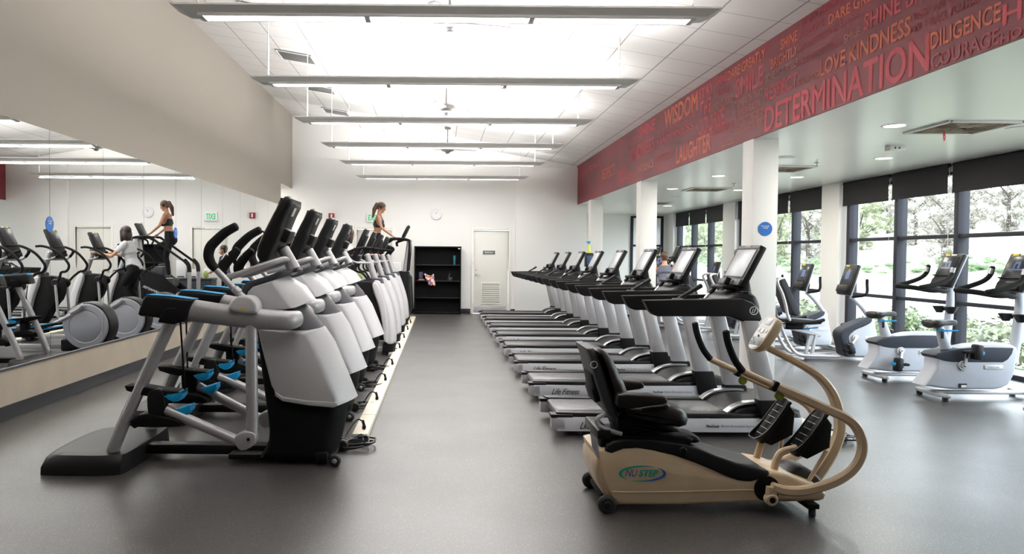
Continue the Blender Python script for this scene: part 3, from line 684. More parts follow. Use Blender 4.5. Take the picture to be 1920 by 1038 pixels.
for i, (y, lb) in enumerate(((6.12, 'black coiled power cord and plug at the near end of the cream channel'), (7.65, 'second nearest black coiled power cord along the left cream channel'), (8.85, 'third nearest black power cord along the left cream channel'), (10.15, 'fourth nearest black power cord along the left cream channel'),
        (12.0, 'black power cord beside the nearest elliptical tower'), (13.5, 'black power cord beside the second elliptical tower'), (15.0, 'black power cord beside the third elliptical tower'), (16.5, 'farthest black power cord along the left cream channel'))):
    cord(lb, -.62 if i == 0 else -.76, y, i)
cord('short black cord with a plug at the near end of the right cream channel', 3.32, 6.45, 33, 3.24)

# ------------------------------------------------------------------ suspended-stride trainers (left row, near)
def amt():
    YC = 5.65; OX = -1.5
    t = thing('stride_trainer', 'nearest grey stride trainer, in full side view at the front of the left row', 'exercise machine', (OX, YC, 0), 'four grey stride trainers in the left row')
    yn, yf = 5.30, 6.00
    # rear foot
    m = MB()
    o = chaikin([(-2.72, 5.17), (-2.60, 5.14), (-2.16, 5.14), (-2.12, 5.25), (-2.12, 6.05), (-2.16, 6.16), (-2.58, 6.16), (-2.72, 6.0)], 2)
    n = len(o); cx = -2.4; V = []
    for z, s_, dx in ((.0, 1.0, 0), (.05, .995, 0), (.10, .955, .01), (.125, .90, .02), (.13, .8, .02)):
        V += [(cx+(p[0]-cx)*s_+dx, YC+(p[1]-YC)*s_, z) for p in o]
    Fc = [[k*n+i, k*n+(i+1) % n, (k+1)*n+(i+1) % n, (k+1)*n+i] for k in range(4) for i in range(n)]; Fc += [list(range(n))[::-1], [4*n+i for i in range(n)]]
    m.add(V, Fc, M_black)
    m.build('rear_foot', t)
    m = MB(); m.slab(-2.2, -.9, YC-.06, YC+.06, .035, .105, M_black, .01); m.slab(-1.5, -.75, YC-.18, YC+.18, .03, .07, M_black, .01); m.build('base_beam', t)
    # black lower body
    m = MB()
    low = prof(5.44, [(482, 600), (478, 616), (494, 743), (503, 800), (501, 835), (480, 862), (498, 872), (560, 873), (592, 868), (606, 850), (618, 800), (624, 757), (608, 735), (575, 660), (548, 610)])
    low = [(x, max(z, .025)) for x, z in low]
    m.body(chaikin(low, 1), YC, .20, M_matte, .04, .09, 6); m.build('lower_cover', t)
    # pale lower shroud
    m = MB()
    sh = prof(5.42, [(482, 615), (550, 621), (573, 624), (590, 655), (614, 712), (632, 757), (624, 762), (580, 757), (531, 749), (517, 739), (508, 722), (494, 668)])
    m.body(sh, YC, .235, M_shroud, .02, .115, 8, bz=.25); m.build('lower_shroud', t, sharp=.5)
    m = MB(); sb = prof(5.42, [(515, 733), (531, 743), (580, 750), (630, 753), (633, 760), (625, 764), (580, 760), (530, 752), (516, 742)])
    m.body(sb, YC, .238, M_greyface, .008, .118, 8, bz=.25); m.build('shroud_lip', t)
    # dark neck
    m = MB(); nk = prof(5.47, [(525, 572), (541, 572), (560, 601), (577, 630), (520, 630)])
    m.body(nk, YC, .185, M_dgrey, .02, .115, 8); m.build('neck_cover', t)
    # upper shroud
    m = MB(); up = prof(5.43, [(459, 560), (463, 547), (473, 537), (510, 526), (528, 552), (547, 579), (520, 583), (480, 584), (462, 575)])
    m.body(up, YC, .215, M_shroud, .02, .135, 8, bz=.42); m.build('upper_shroud', t, sharp=.5)
    m = MB(); cp = prof(5.43, [(450, 541), (456, 533), (468, 527), (500, 517), (522, 509), (528, 511), (512, 525), (474, 536), (464, 545), (459, 560), (452, 556)])
    m.body(cp, YC, .205, M_dgrey, .015, .10, 8, bz=.42); m.build('top_cap', t)
    # post and console
    m = MB(); a = P3(553, 508, YC); b = P3(531, 466, YC)
    m.tube([a, b], [.050, .043], M_silver, 16); m.disc((a[0], a[1], a[2]+.004), .058, .025, M_dgrey, 'z', 24); m.build('console_post', t)
    m = MB()
    cs = prof(5.43, [(479, 479), (480, 463), (493, 433), (510, 400), (525, 374), (532, 367), (540, 366), (546, 372), (545, 384), (536, 402), (527, 424), (526, 436), (514, 462), (500, 490), (485, 491)])
    m.body(cs, YC, .215, M_black, .035, 0, 6); con = m.build('console', t, sharp=.45)
    m = MB(); c1, c2 = P3(530, 432, YC), P3(553, 380, YC)
    dx, dz = c2[0]-c1[0], c2[2]-c1[2]; L_ = math.hypot(dx, dz); an = math.atan2(dx, dz)
    m.box(((c1[0]+c2[0])/2-.012, YC, (c1[2]+c2[2])/2), (.07, .27, L_*1.05), M_black, .02, rot=an); m.box((c1[0]+.012, YC, c1[2]-.03), (.11, .2, .1), M_black, .015, rot=an)
    sub(m, 'back_housing', con)
    m = MB(); m.box((c1[0]*.35+c2[0]*.65+.027, YC-.02, c1[2]*.35+c2[2]*.65), (.004, .075, .065), M_white, .001, rot=an); sub(m, 'label_plate', con)
    m = MB(); e1, e2 = P3(497, 425, 5.43), P3(529, 372, 5.43); m.box(((e1[0]+e2[0])/2-.004, YC, (e1[2]+e2[2])/2), (.006, .34, .24), M_screen, .002, rot=an); sub(m, 'screen', con)
    m = MB(); m.box((P3(487, 450, 5.43)[0]-.002, YC, P3(487, 450, 5.43)[2]), (.008, .30, .12), M_dgrey, .002, rot=an); sub(m, 'keypad', con)
    m = MB(); m.box((P3(494, 434, 5.43)[0]-.008, YC, P3(494, 434, 5.43)[2]), (.03, .42, .012), M_black, .004, rot=an); m.build('reading_ledge', t)
    # fixed heart-rate bars with grips
    for s_ in (-1, 1):
        m = MB(); y0_ = YC+s_*.02; y1_ = YC+s_*.22
        p1 = at(530, 487, 5.45); p2 = at(500, 496, 5.45); p3 = at(445, 515, 5.45); p4 = at(424, 518, 5.45)
        m.tube([(p1[0], y0_, p1[1]), (p1[0]-.02, YC+s_*.14, p1[1]), (p2[0], y1_, p2[1]), (p3[0], y1_, p3[1]), (p4[0], y1_, p4[1])], .022, M_silver, 10, smooth=6); fb = m.build('fixed_bar', t)
        q1 = at(424, 518, 5.45); q2 = at(417, 508, 5.45); q3 = at(424, 492, 5.45); q4 = at(446, 468, 5.45)
        m = MB(); m.tube([(q1[0], y1_, q1[1]), (q2[0], y1_, q2[1]), (q3[0], y1_-s_*.01, q3[1]), (q4[0], y1_-s_*.02, q4[1])], [.026, .03, .036, .034, .026], M_foam, 10, smooth=5, flat=(.8, 1.1)); sub(m, 'grip', fb)
        m = MB(); m.tube([(q3[0]-.012, y1_-s_*.012, q3[1]), ((q3[0]+q4[0])/2-.02, y1_-s_*.014, (q3[1]+q4[1])/2+.005)], .03, M_chrome, 8, flat=(.7, 1)); sub(m, 'pulse_sensor', fb)
    # the two moving sides
    for s_ in (-1, 1):
        yy = YC+s_*.35
        # leg from rear foot to the head beam
        m = MB(); pts = [at(218, 862, yn), at(212, 845, yn), at(222, 818, yn), at(240, 775, yn), at(325, 592, yn)]
        m.tube([(x, yy, z) for x, z in pts], .043, M_silver, 14, smooth=5); m.build('leg', t)
        # upper beam
        m = MB(); pts = [at(352, 580, yn), at(400, 587, yn), at(470, 596, yn), at(522, 600, yn), at(543, 601, yn)]
        m.tube([(pts[0][0], yy, pts[0][1]), (pts[1][0], yy, pts[1][1]), (pts[2][0], yy, pts[2][1]), (pts[3][0], yy-s_*.01, pts[3][1]), (pts[4][0], yy-s_*.035, pts[4][1]), (pts[4][0]+.035, yy-s_*.13, pts[4][1]+.005)], [.078, .074, .072, .070, .066, .058], M_silver, 16, smooth=6, flat=(.72, 1)); m.build('upper_beam', t)
        # black padded end
        m = MB(); pd = prof(yn, [(265, 588), (268, 576), (274, 560), (280, 553), (320, 555), (368, 561), (362, 575), (357, 592), (352, 603), (335, 601), (300, 594), (270, 591)])
        m.body(pd, yy, .075, M_black, .02, 0, 2); pad = m.build('end_cover', t)
        m = MB(); bl = prof(yn, [(275, 557), (281, 551), (320, 553), (368, 559.5), (367, 561), (320, 554.5), (282, 552.5), (276, 558.5)])
        m.body(bl, yy, .06, M_blue, .004, 0, 2); sub(m, 'blue_stripe', pad)
        m = MB(); br = prof(yn, [(322, 575), (339, 576), (338, 602), (334, 606), (304, 602), (313, 580)]); m.body(br, yy, .09, M_matte, .01, 0, 2); m.build('leg_socket', t)
        # hinge cover
        m = MB(); hc = prof(yn, [(432, 579), (434, 570), (441, 560), (450, 554), (462, 552.5), (474, 554), (482, 560), (487, 570), (488, 580), (484, 586), (468, 587), (448, 584)])
        m.body(chaikin(hc, 1), yy-s_*.0, .085, M_shroud, .02, 0, 2); m.build('hinge_cover', t, sharp=.5)
        m = MB(); hx, hz = at(463, 577, yn); m.prism([(hx-.012, hz-.012), (hx+.014, hz), (hx-.012, hz+.013)], yy-.0885, yy-.0865, M_yellow, 0); m.build('yellow_mark', t)
        # swing handle
        pts = [at(462, 562, yn), at(438, 540, yn), at(406, 506, yn)]
        m = MB(); m.tube([(x, yy, z) for x, z in pts], .022, M_silver, 12); c0 = at(448, 549, yn); c1_ = at(440, 541, yn); m.tube([(c0[0], yy, c0[1]), (c1_[0], yy, c1_[1])], .03, M_silver, 12); hd = m.build('swing_handle', t)
        pts = [at(404, 503, yn), at(396, 494, yn), at(391, 480, yn), at(394, 464, yn), at(404, 452, yn), at(422, 436, yn), at(443, 424, yn)]
        m = MB(); m.tube([(x, yy, z) for x, z in pts], [.030, .036, .037, .034, .030], M_foam, 12, smooth=4); sub(m, 'grip', hd)
        # vertical drive link and lower joint
        m = MB(); a1 = at(471, 606, yn); a2 = at(473, 815, yn); m.tube([(a1[0], yy, a1[1]), (a2[0], yy, a2[1])], .041, M_silver, 16); m.build('drive_link', t)
        m = MB(); jb = prof(yn, [(440, 817), (455, 807), (471, 805), (482, 811), (484, 822), (478, 833), (459, 843), (447, 838)]); m.body(chaikin(jb, 1), yy, .05, M_silver, .012, 0, 2)
        jx, jz = at(469, 820, yn); m.disc((jx, yy-.052, jz), .012, .01, M_matte, 'y', 14); m.build('lower_joint', t)
        # pedal arm and pedal
        dzp = 0 if s_ < 0 else .045
        m = MB(); a1 = at(450, 828, yn); a2 = at(312, 768, yn); m.tube([(a1[0], yy, a1[1]), (a2[0], yy+.0, a2[1]+dzp)], .036, M_silver, 14); m.build('pedal_arm', t)
        yi = yy-s_*.04
        m = MB(); fp = prof(yn, [(247, 787), (262, 776), (281, 773), (330, 782), (343, 790), (342, 797), (300, 799), (262, 798), (256, 801), (250, 797)])
        fp = [(x, z+dzp) for x, z in fp]; m.body(fp, yi, .085, M_matte, .012, 0, 2)
        bk = [(x, z+dzp) for x, z in prof(yn, [(278, 738), (286, 729), (300, 727), (308, 731), (313, 750), (313, 772), (304, 780), (284, 780), (279, 768)])]
        m.body(chaikin(bk, 1), yy-s_*.0, .035, M_black, .01, 0, 2); pdl = m.build('pedal', t)
        for (dx_, dz_) in ((0, 0), (.055, -.10)):
            cu = [(x+dx_, z+dzp+dz_) for x, z in prof(yn, [(310, 741), (325, 737), (343, 731), (343, 742), (336, 751), (327, 752), (318, 748)])]
            m = MB(); m.body(cu, yi, .07 if dx_ == 0 else .06, M_blue, .006, 0, 2); sub(m, 'blue_insert', pdl)
        m = MB(); m.body([(x, z+dzp) for x, z in prof(yn, [(236, 722), (262, 722), (300, 729), (343, 733), (343, 737), (300, 736), (282, 742), (262, 738), (240, 731)])], yi, .07, M_matte, .008, 0, 2); sub(m, 'toe_plate', pdl)
        # thin cable rods
        for (ax_, bx_) in ((286, 293), (338, 343)):
            a1 = at(ax_, 598, yn); a2 = at(bx_, 732, yn)
            if (s_ < 0) == (ax_ == 338):
                m = MB(); m.tube([(a1[0], yy, a1[1]), (a2[0], yi, a2[1]+dzp)], .0065, M_matte, 6); m.build('cable', t)
    # front foot and wheels
    for s_ in (-1, 1):
        wx, wz = at(626, 860, 5.38); m = MB(); m.disc((wx, YC+s_*.22, .042), .042, .045, M_rubber, 'y', 24, .008); m.disc((wx, YC+s_*.246, .042), .016, .01, M_chrome, 'y', 16, .002); m.build('wheel', t)
        bx_, bz_ = at(600, 862, 5.38); m = MB(); m.box((bx_, YC+s_*.19, .05), (.09, .06, .085), M_matte, .015); m.tube([(bx_-.02, YC, .05), (bx_-.02, YC+s_*.2, .05)], .03, M_matte, 10); m.build('wheel_bracket', t)
    return t
A1 = amt()
copy_tree(A1, (-1.57, 7.15, 0), 'second nearest grey stride trainer of the left row, right behind the front one')
copy_tree(A1, (-1.625, 8.70, 0), 'third nearest grey stride trainer of the left row')
copy_tree(A1, (-1.63, 10.2, 0), 'fourth grey stride trainer of the left row, next to the ellipticals')

# ------------------------------------------------------------------ ellipticals
def elliptical():
    YC = 11.7; OX = -1.6
    t = thing('elliptical', 'nearest elliptical with round grey wheel covers, next to the stride trainers', 'exercise machine', (OX, YC, 0), 'grey and black ellipticals in the left row')
    m = MB(); fr = [(-.99, 1.12), (-.93, 1.13), (-.885, 1.06), (-.79, .80), (-.725, .56), (-.70, .34), (-.70, .17), (-.80, .165), (-.84, .30), (-.86, .50), (-.93, .78), (-1.02, 1.0)]
    m.body(chaikin(fr, 1), YC, .17, M_shroud, .03, .05, 6); m.build('front_shroud', t, sharp=.5)
    for s_ in (-1, 1):
        m = MB(); ri = [(-1.02, 1.08), (-.95, 1.10), (-.88, .98), (-.80, .72), (-.765, .40), (-.765, .2), (-.83, .2), (-.85, .42), (-.90, .72), (-.99, .96)]
        m.body(chaikin(ri, 1), YC+s_*.15, .045, M_shroud, .02, 0, 2); m.build('side_rib', t, sharp=.5)
    m = MB(); rr_ = [(-.97, 1.11), (-1.30, 1.10), (-1.35, .98), (-1.33, .74), (-1.2, .59), (-1.09, .36), (-.97, .22), (-.80, .22), (-.84, .50), (-.92, .85)]
    m.body(chaikin(rr_, 1), YC, .125, M_matte, .03, 0, 4); m.build('rear_cover', t)
    m = MB(); m.body([(-1.02, 1.16), (-.90, 1.15), (-.87, 1.08), (-.95, 1.06), (-1.04, 1.08)], YC, .14, M_dgrey, .015, .03, 4); m.body([(-.86, .03), (-.70, .03), (-.69, .17), (-.85, .17)], YC, .15, M_matte, .015, .03, 4); m.build('collar_cover', t)
    m = MB(); m.tube([(-.975, YC, 1.12), (-1.11, YC, 1.50)], .048, M_silver, 16); m.build('mast', t)
    # console
    an = math.atan2(.20, .45); cc = Vector((-1.205, YC, 1.66))
    m = MB(); m.box(cc, (.055, .40, .50), M_black, .025, rot=an); m.box(cc+Vector((-.045, 0, -.21)), (.08, .34, .12), M_black, .03, rot=an); m.box(cc+Vector((.03, 0, -.02)), (.04, .28, .34), M_black, .018, rot=an); con = m.build('console', t, sharp=.5)
    n_ = Vector((-math.cos(an), 0, math.sin(an))); u_ = Vector((math.sin(an), 0, math.cos(an)))
    m = MB(); m.box(cc+n_*.029+u_*.06, (.004, .33, .27), M_screen, .001, rot=an); sub(m, 'screen', con)
    m = MB(); m.box(cc+n_*.029+u_*.222+Vector((0, .06, 0)), (.004, .08, .025), M_yellow, .001, rot=an); m.box(cc+n_*.029+u_*.222+Vector((0, -.05, 0)), (.004, .09, .02), M_white, .001, rot=an); sub(m, 'header_label', con)
    m = MB(); m.box(cc+n_*.04+u_*-.085, (.03, .38, .012), M_black, .004, rot=an); sub(m, 'ledge', con)
    # fixed bar
    m = MB(); m.tube([(-1.06, YC-.02, 1.38), (-1.1, YC-.17, 1.38), (-1.25, YC-.27, 1.39), (-1.36, YC-.24, 1.45)], .016, M_silver, 8, smooth=5); m.tube([(-1.06, YC+.02, 1.38), (-1.1, YC+.17, 1.38), (-1.25, YC+.27, 1.39), (-1.36, YC+.24, 1.45)], .016, M_silver, 8, smooth=5)
    m.build('fixed_bar', t)
    m = MB(); 
    for s_ in (-1, 1): m.tube([(-1.33, YC+s_*.25, 1.43), (-1.40, YC+s_*.20, 1.49), (-1.44, YC+s_*.13, 1.52)], .024, M_foam, 8, smooth=4)
    m.build('pulse_grip', t)
    for s_ in (-1, 1):
        yo = YC+s_*.33; yi = YC+s_*.25; ph = .0 if s_ < 0 else -.03
        m = MB(); m.tube([(-1.02, yo-s_*.05, 1.60), (-1.14, yo, 1.605), (-1.28, yo, 1.57), (-1.44, yo, 1.48), (-1.57, yo, 1.33), (-1.585, yo, 1.25), (-1.54, yo, 1.19), (-1.46, yo, 1.17), (-1.40, yi, 1.10), (-1.33, YC+s_*.19, 1.0)], .021, M_foam, 10, smooth=5); m.build('swing_handle', t)
        m = MB(); m.disc((-1.29, YC+s_*.16, .98), .08, .10, M_black, 'y', 24, .02); m.build('pivot_cover', t)
        m = MB(); m.tube([(-1.30, YC+s_*.2, .95), (-1.34, YC+s_*.2, .42+ph)], .022, M_silver, 10); m.build('swing_link', t)
        z0_ = .40 if s_ < 0 else .33
        m = MB(); m.box((-1.84, YC+s_*.155, z0_), (.42, .20, .035), M_matte, .012, rot=.18); m.box((-1.67, YC+s_*.155, z0_-.02), (.05, .2, .09), M_matte, .012); pd = m.build('pedal', t)
        m = MB(); m.box((-1.84, YC+s_*.155, z0_+.022), (.40, .205, .012), M_blue, .004, rot=.18); m.box((-1.84, YC+s_*.155, z0_+.027), (.37, .17, .012), M_matte, .003, rot=.18); sub(m, 'tread_pad', pd)
        m = MB(); m.tube([(-2.30, YC+s_*.20, .60 if s_ < 0 else .35), (-1.95, YC+s_*.20, z0_+.02), (-1.34, YC+s_*.2, .40+ph)], [.03, .028, .02], M_silver, 10); m.build('stride_arm', t)
        m = MB(); m.lathe((-2.45, YC+s_*.175, .40), [(0, s_*.03), (.22, s_*.03), (.235, s_*.022), (.25, s_*.032), (.325, s_*.028), (.338, s_*.01), (.338, 0), (0, 0)], mat('wheel_grey', (.36, .37, .41), .45), 'y', 48); m.build('wheel_cover', t, sharp=.5)
        m = MB(); m.tube([(-2.43, YC+s_*.22, .72), (-2.36, YC+s_*.215, .66), (-2.25, YC+s_*.21, .6)], .035, M_silver, 10, smooth=3); m.build('crank_arm', t)
    m = MB()
    for k in range(1): m.lathe((-2.45, YC, .40), [(0, -.17), (.33, -.17), (.355, -.15), (.362, -.1), (.362, .1), (.355, .15), (.33, .17), (0, .17)], M_black, 'y', 48)
    m.slab(-2.75, -2.05, YC-.15, YC+.15, .02, .2, M_matte, .03); m.build('wheel_housing', t)
    m = MB(); m.slab(-2.2, -.75, YC-.035, YC+.035, .04, .11, M_silver, .01); m.build('base_rail', t)
    m = MB(); m.slab(-.76, -.68, YC-.28, YC+.28, .0, .05, M_silver, .015); m.build('cross_foot', t)
    m = MB(); m.slab(-2.75, -2.66, YC-.26, YC+.26, .0, .05, M_silver, .015); m.build('cross_foot', t)
    return t
E1 = elliptical()
for y, lb in ((13.13, 'second elliptical machine counting from the stride trainers, unused'), (14.75, 'elliptical machine used by the woman in the white shirt'), (16.3, 'elliptical machine between the woman in white and the stair climber')):
    copy_tree(E1, (-1.6, y, 0), lb)
# two of the same kind in the annex
for x, y, lb in ((5.56, 19.5, 'elliptical far back by the windows, right of the man in the tank top'), (5.56, 21.3, 'farthest elliptical machine in the annex, behind the man in the grey tank top')):
    c = copy_tree(E1, (x, y, 0), lb, 'ellipticals in the annex'); c.scale = (.95, .95, .95)

# ------------------------------------------------------------------ stair climber
def stair():
    YC = 17.95
    t = thing('stair_climber', 'tall black stair climber with a woman on it at the end of the left row', 'exercise machine', (-1.3, YC, 0))
    m = MB(); bd = [(-.72, 1.12), (-.90, 1.14), (-1.10, 1.10), (-1.42, .98), (-1.58, .84), (-1.95, .55), (-2.12, .30), (-2.15, .05), (-.85, .05), (-.72, .40)]
    for s_ in (-1, 1): m.body(bd, YC+s_*.30, .05, M_matte, .02, 0, 2)
    bc = m.build('side_body', t)
    m = MB(); add_text(m, 'STAIRMASTER', (-.93, YC-.352, .74), Vector((-.82, 0, -.32)).normalized()*-1, (-.36, 0, .93), .52, .06, M_white, .02, ext=.002); 
    m2 = MB(); add_text(m2, 'STAIRMASTER', (-1.42, YC-.354, .54), Vector((.87, 0, .36)).normalized(), Vector((-.38, 0, .92)).normalized(), .5, .055, M_white, .02, ext=.002); sub(m2, 'lettering', bc)
    m = MB(); m.body([(-.70, 1.0), (-.78, 1.14), (-.9, 1.12), (-1.0, .2), (-.75, .05), (-.66, .3)], YC, .25, M_black, .03, .05, 4); m.build('front_cover', t)
    for k in range(5):
        m = MB(); x = -1.25-.215*k; z = 1.21-.27*k
        m.slab(x-.14, x+.14, YC-.24, YC+.24, z-.20, z-.01, M_dgrey, .008); m.build('stair_step', t)
    m = MB(); m.slab(-2.3, -.7, YC-.36, YC+.36, .0, .06, M_matte, .02); m.build('base', t)
    m = MB(); m.bar([(-.82, YC, 1.05), (-.71, YC, 1.86)], .22, .11, M_silver); m.build('console_mast', t)
    an = math.atan2(.15, .30); cc = Vector((-.80, YC, 2.03))
    m = MB(); m.box(cc, (.06, .40, .36), M_black, .03, rot=an); m.box(cc+Vector((-.09, 0, -.17)), (.2, .44, .05), M_black, .02); con = m.build('console', t)
    m = MB(); m.box(cc+Vector((-.032, 0, .02)), (.006, .30, .24), M_screen, .001, rot=an); m.box(cc+Vector((-.0, 0, .165)), (.02, .1, .02), M_yellow, .002, rot=an); sub(m, 'screen', con)
    for s_ in (-1, 1):
        y = YC+s_*.33
        m = MB(); m.tube([(-.74, y, 1.15), (-.70, y, 1.75), (-.76, y, 1.86), (-1.08, y, 1.88), (-1.2, y, 1.82), (-1.6, y, 1.54), (-1.97, y, 1.28)], .028, M_foam, 10, smooth=5); m.build('handrail', t)
        m = MB(); m.bar([(-1.90, y, 1.36), (-2.0, y, 1.24), (-2.02, y, 1.08)], .08, .09, M_black, smooth=3); m.build('rail_elbow', t)
        m = MB(); m.bar([(-2.02, y, 1.10), (-2.02, y, .30)], .06, .085, M_silver); m.build('rail_post', t)
        m = MB(); m.tube([(-.85, y, 1.86), (-1.0, YC+s_*.2, 1.80), (-1.0, YC+s_*.12, 1.72)], .02, M_foam, 8, smooth=4); m.build('side_grip', t)
    m = MB(); m.tube([(-.78, YC-.3, 1.86), (-.84, YC, 1.88), (-.78, YC+.3, 1.86)], .03, M_black, 10, smooth=5); m.build('front_rail', t)
    return t
stair()

# ------------------------------------------------------------------ treadmills
def treadmill():
    YC = 6.81; OX = 2.0
    t = thing('treadmill', 'nearest treadmill of the right row, behind the cream recumbent stepper', 'treadmill', (OX, YC, 0), 'row of eight treadmills')
    yn, yf = 6.39, 7.23
    X0 = at(1043, 790, yn)[0]; X1 = 3.05
    for s_, y in ((-1, yn), (1, yf)):
        m = MB(); w_ = .075
        o = chaikin([(X0, y), (X0+.03, y), (X1-.25, y), (X1, y+(.06 if s_ < 0 else -.06)), (X1, y-s_*w_*1), (X0+.03, y-s_*w_), (X0, y-s_*w_)], 1)
        m.prism(o, .045, .160, M_side, .008, 'z'); m.build('side_panel', t)
        m = MB(); m.prism(chaikin([(X0+.002, y-s_*-.002), (X1-.3, y-s_*-.002), (X1-.3, y-s_*.15), (X0+.06, y-s_*.15), (X0+.0, y-s_*.09)], 1), .160, .20, M_black, .012, 'z'); m.build('foot_rail', t)
    m = MB(); m.slab(X0+.05, X1-.1, yn+.14, yf-.14, .165, .187, M_belt, .004); m.tube([(X0+.05, yn+.14, .15), (X0+.05, yf-.14, .15)], .036, M_belt, 16, round_end=False); m.build('belt', t)
    m = MB(); m.slab(X0+.1, X1-.05, yn+.08, yf-.08, .05, .158, M_matte); m.build('deck', t)
    for s_, y in ((-1, yn), (1, yf)):
        m = MB(); m.slab(X0-.035, X0+.08, min(y, y-s_*.12), max(y, y-s_*.12), .055, .155, M_silver, .01); m.slab(X0-.045, X0+.14, min(y, y-s_*.12), max(y, y-s_*.12), .155, .185, M_black, .008); m.build('end_cap', t)
    for x in (X0+.2, X1-.35):
        for y in (yn+.1, yf-.1): m = MB(); m.disc((x, y, .025), .035, .05, M_rubber, 'z', 16); m.build('foot', t)
    # lettering on the side
    m = MB(); a = at(1087, 803, yn); b_ = at(1146, 788, yn)
    add_text(m, 'Life Fitness', (a[0], yn-.001, a[1]-.004), (1, 0, 0), (0, 0, 1), b_[0]-a[0]+.03, .06, M_black, .008, shear=.5)
    a = at(1325, 801, yn); b_ = at(1416, 793, yn); add_text(m, 'FlexDeck', (a[0], yn-.001, a[1]), (1, 0, 0), (0, 0, 1), .105, .022, M_black, .02); add_text(m, 'Shock Absorption System', (a[0]+.12, yn-.001, a[1]), (1, 0, 0), (0, 0, 1), b_[0]-a[0]-.12, .022, M_dgrey, .0)
    a = at(1305, 752, 6.62); add_text(m, 'Life Fitness', (a[0], 6.55, .1885), (1, 0, 0), (0, 1, 0), .22, .035, M_white, .01)
    m.build('lettering', t)
    # motor hood
    m = MB(); hp = [(2.44, .185), (2.50, .235), (2.60, .265), (2.74, .275), (2.92, .262), (3.04, .22), (3.07, .12), (3.05, .06), (2.6, .06), (2.45, .1)]
    m.body(hp, YC, .36, M_black, .05, 0, 4); hood = m.build('motor_hood', t)
    for s_, y in ((-1, yn+.11), (1, yf-.11)):
        m = MB(); m.bar([(2.42, y, .195), (2.48, y, .24), (2.56, y, .27), (2.68, y, .283), (2.80, y, .28)], .09, .022, M_chrome, smooth=4); sub(m, 'hood_arch', hood)
    # uprights
    for s_, y in ((-1, yn+.035), (1, yf-.035)):
        c = [at(x_, y_, yn) for x_, y_ in ((1393, 600), (1424, 600), (1462, 753), (1424, 753))]
        c2 = [(c[0][0], c[0][1]), (c[1][0], c[1][1]), (c[2][0], c[2][1]), (c[3][0], c[3][1])]
        m = MB(); m.prism(c2, y-.045, y+.045, M_silver, .016); m.build('upright', t)
        m = MB(); bt = [at(x_, y_, yn) for x_, y_ in ((1421, 750), (1466, 750), (1480, 806), (1432, 806))]
        m.prism(bt, y-.055, y+.055, M_matte, .01); m.build('upright_boot', t)
    # handrails
    hr = [(1207.7, 562.6), (1392, 560), (1411, 567), (1421, 575), (1427, 590), (1429, 598), (1425, 603), (1394, 603), (1384, 599), (1374, 595), (1364, 593), (1234, 593), (1224, 589), (1217, 582), (1214, 576)]
    hr = prof(yn, hr)
    for s_, y in ((-1, yn+.045), (1, yf-.045)):
        m = MB(); m.body(hr, y, .05, M_black, .014, 0, 2); r_ = m.build('handrail', t)
        if s_ < 0:
            lx, lz = at(1413, 582, yn); yy = y-.0515
            m = MB(); m.lathe((lx, yy, lz), [(.029, 0), (.033, -.001), (.036, 0)], M_white, 'y', 32); add_text(m, 'LF', (lx+.002, yy, lz), (1, 0, 0), (0, 0, 1), .036, .034, M_white, .012, shear=.35, center=True); sub(m, 'emblem', r_)
    # dash between the rails
    m = MB(); ds = prof(YC, [(1338, 573), (1338, 562), (1346, 552), (1358, 547), (1380, 545), (1390, 548), (1397, 557), (1402, 575), (1396, 590), (1360, 586)])
    m.body(chaikin(ds, 1), YC, .31, M_black, .05, 0, 4)
    m.slab(ds[9][0], ds[7][0]-.05, yn+.06, yf-.06, ds[9][1]-.0, ds[7][1]+.03, M_black, .02); dash = m.build('dash', t)
    m = MB()
    for s_ in (-1, 1):
        cx_, cz_ = at(1378, 553, YC); m.lathe((cx_, YC+s_*.24, cz_+.035), [(.030, -.02), (.034, .008), (.043, .008), (.045, -.01), (.045, -.04)], M_black, 'z', 28); m.lathe((cx_, YC+s_*.24, cz_+.042), [(.038, 0), (.041, .002), (.044, 0)], M_chrome, 'z', 28)
    sub(m, 'cup_holder', dash)
    # front grips
    for (ax_, ay_, bx_, by_, Y_, mt) in ((1272, 560, 1313, 536, 6.60, M_black), (1322, 560, 1339, 540, 7.02, M_chrome)):
        a = at(ax_, ay_, Y_); b_ = at(bx_, by_, Y_)
        m = MB(); m.tube([(a[0], Y_, a[1]), (b_[0], Y_, b_[1])], .017, mt, 10); c_ = Vector((b_[0], Y_, b_[1])); d_ = (c_-Vector((a[0], Y_, a[1]))).normalized(); m.tube([c_-d_*.06, c_+d_*.01], .021, M_black, 10); m.disc((a[0]-.01, Y_, a[1]-.005), .045, .02, M_dgrey, 'z', 16); m.build('front_grip', t)
    m = MB(); a = at(1300, 566, YC); m.tube([(at(1272, 560, 6.6)[0], yn+.06, at(1272, 562, 6.6)[1]), (at(1272, 560, 6.6)[0], 6.60, at(1272, 562, 6.6)[1])], .02, M_black, 8); m.build('cross_bar', t)
    # console
    top = at(1429, 459, 6.55); bot = at(1388, 536, 6.55)
    dx, dz = top[0]-bot[0], top[1]-bot[1]; L_ = math.hypot(dx, dz); an = math.atan2(dx, dz)
    u_ = Vector((dx/L_, 0, dz/L_)); n_ = Vector((-u_.z, 0, u_.x)); cc = Vector(((top[0]+bot[0])/2, YC, (top[1]+bot[1])/2))
    m = MB(); m.box(cc-n_*.028, (.056, .50, L_), M_black, .012, rot=an); con = m.build('console', t)
    m = MB(); m.box(cc+n_*.001+u_*.02, (.004, .43, L_*.70), M_black, .001, rot=an); m.box(cc+n_*.003+u_*.02, (.004, .405, L_*.66), M_screenl, .001, rot=an); sub(m, 'screen', con)
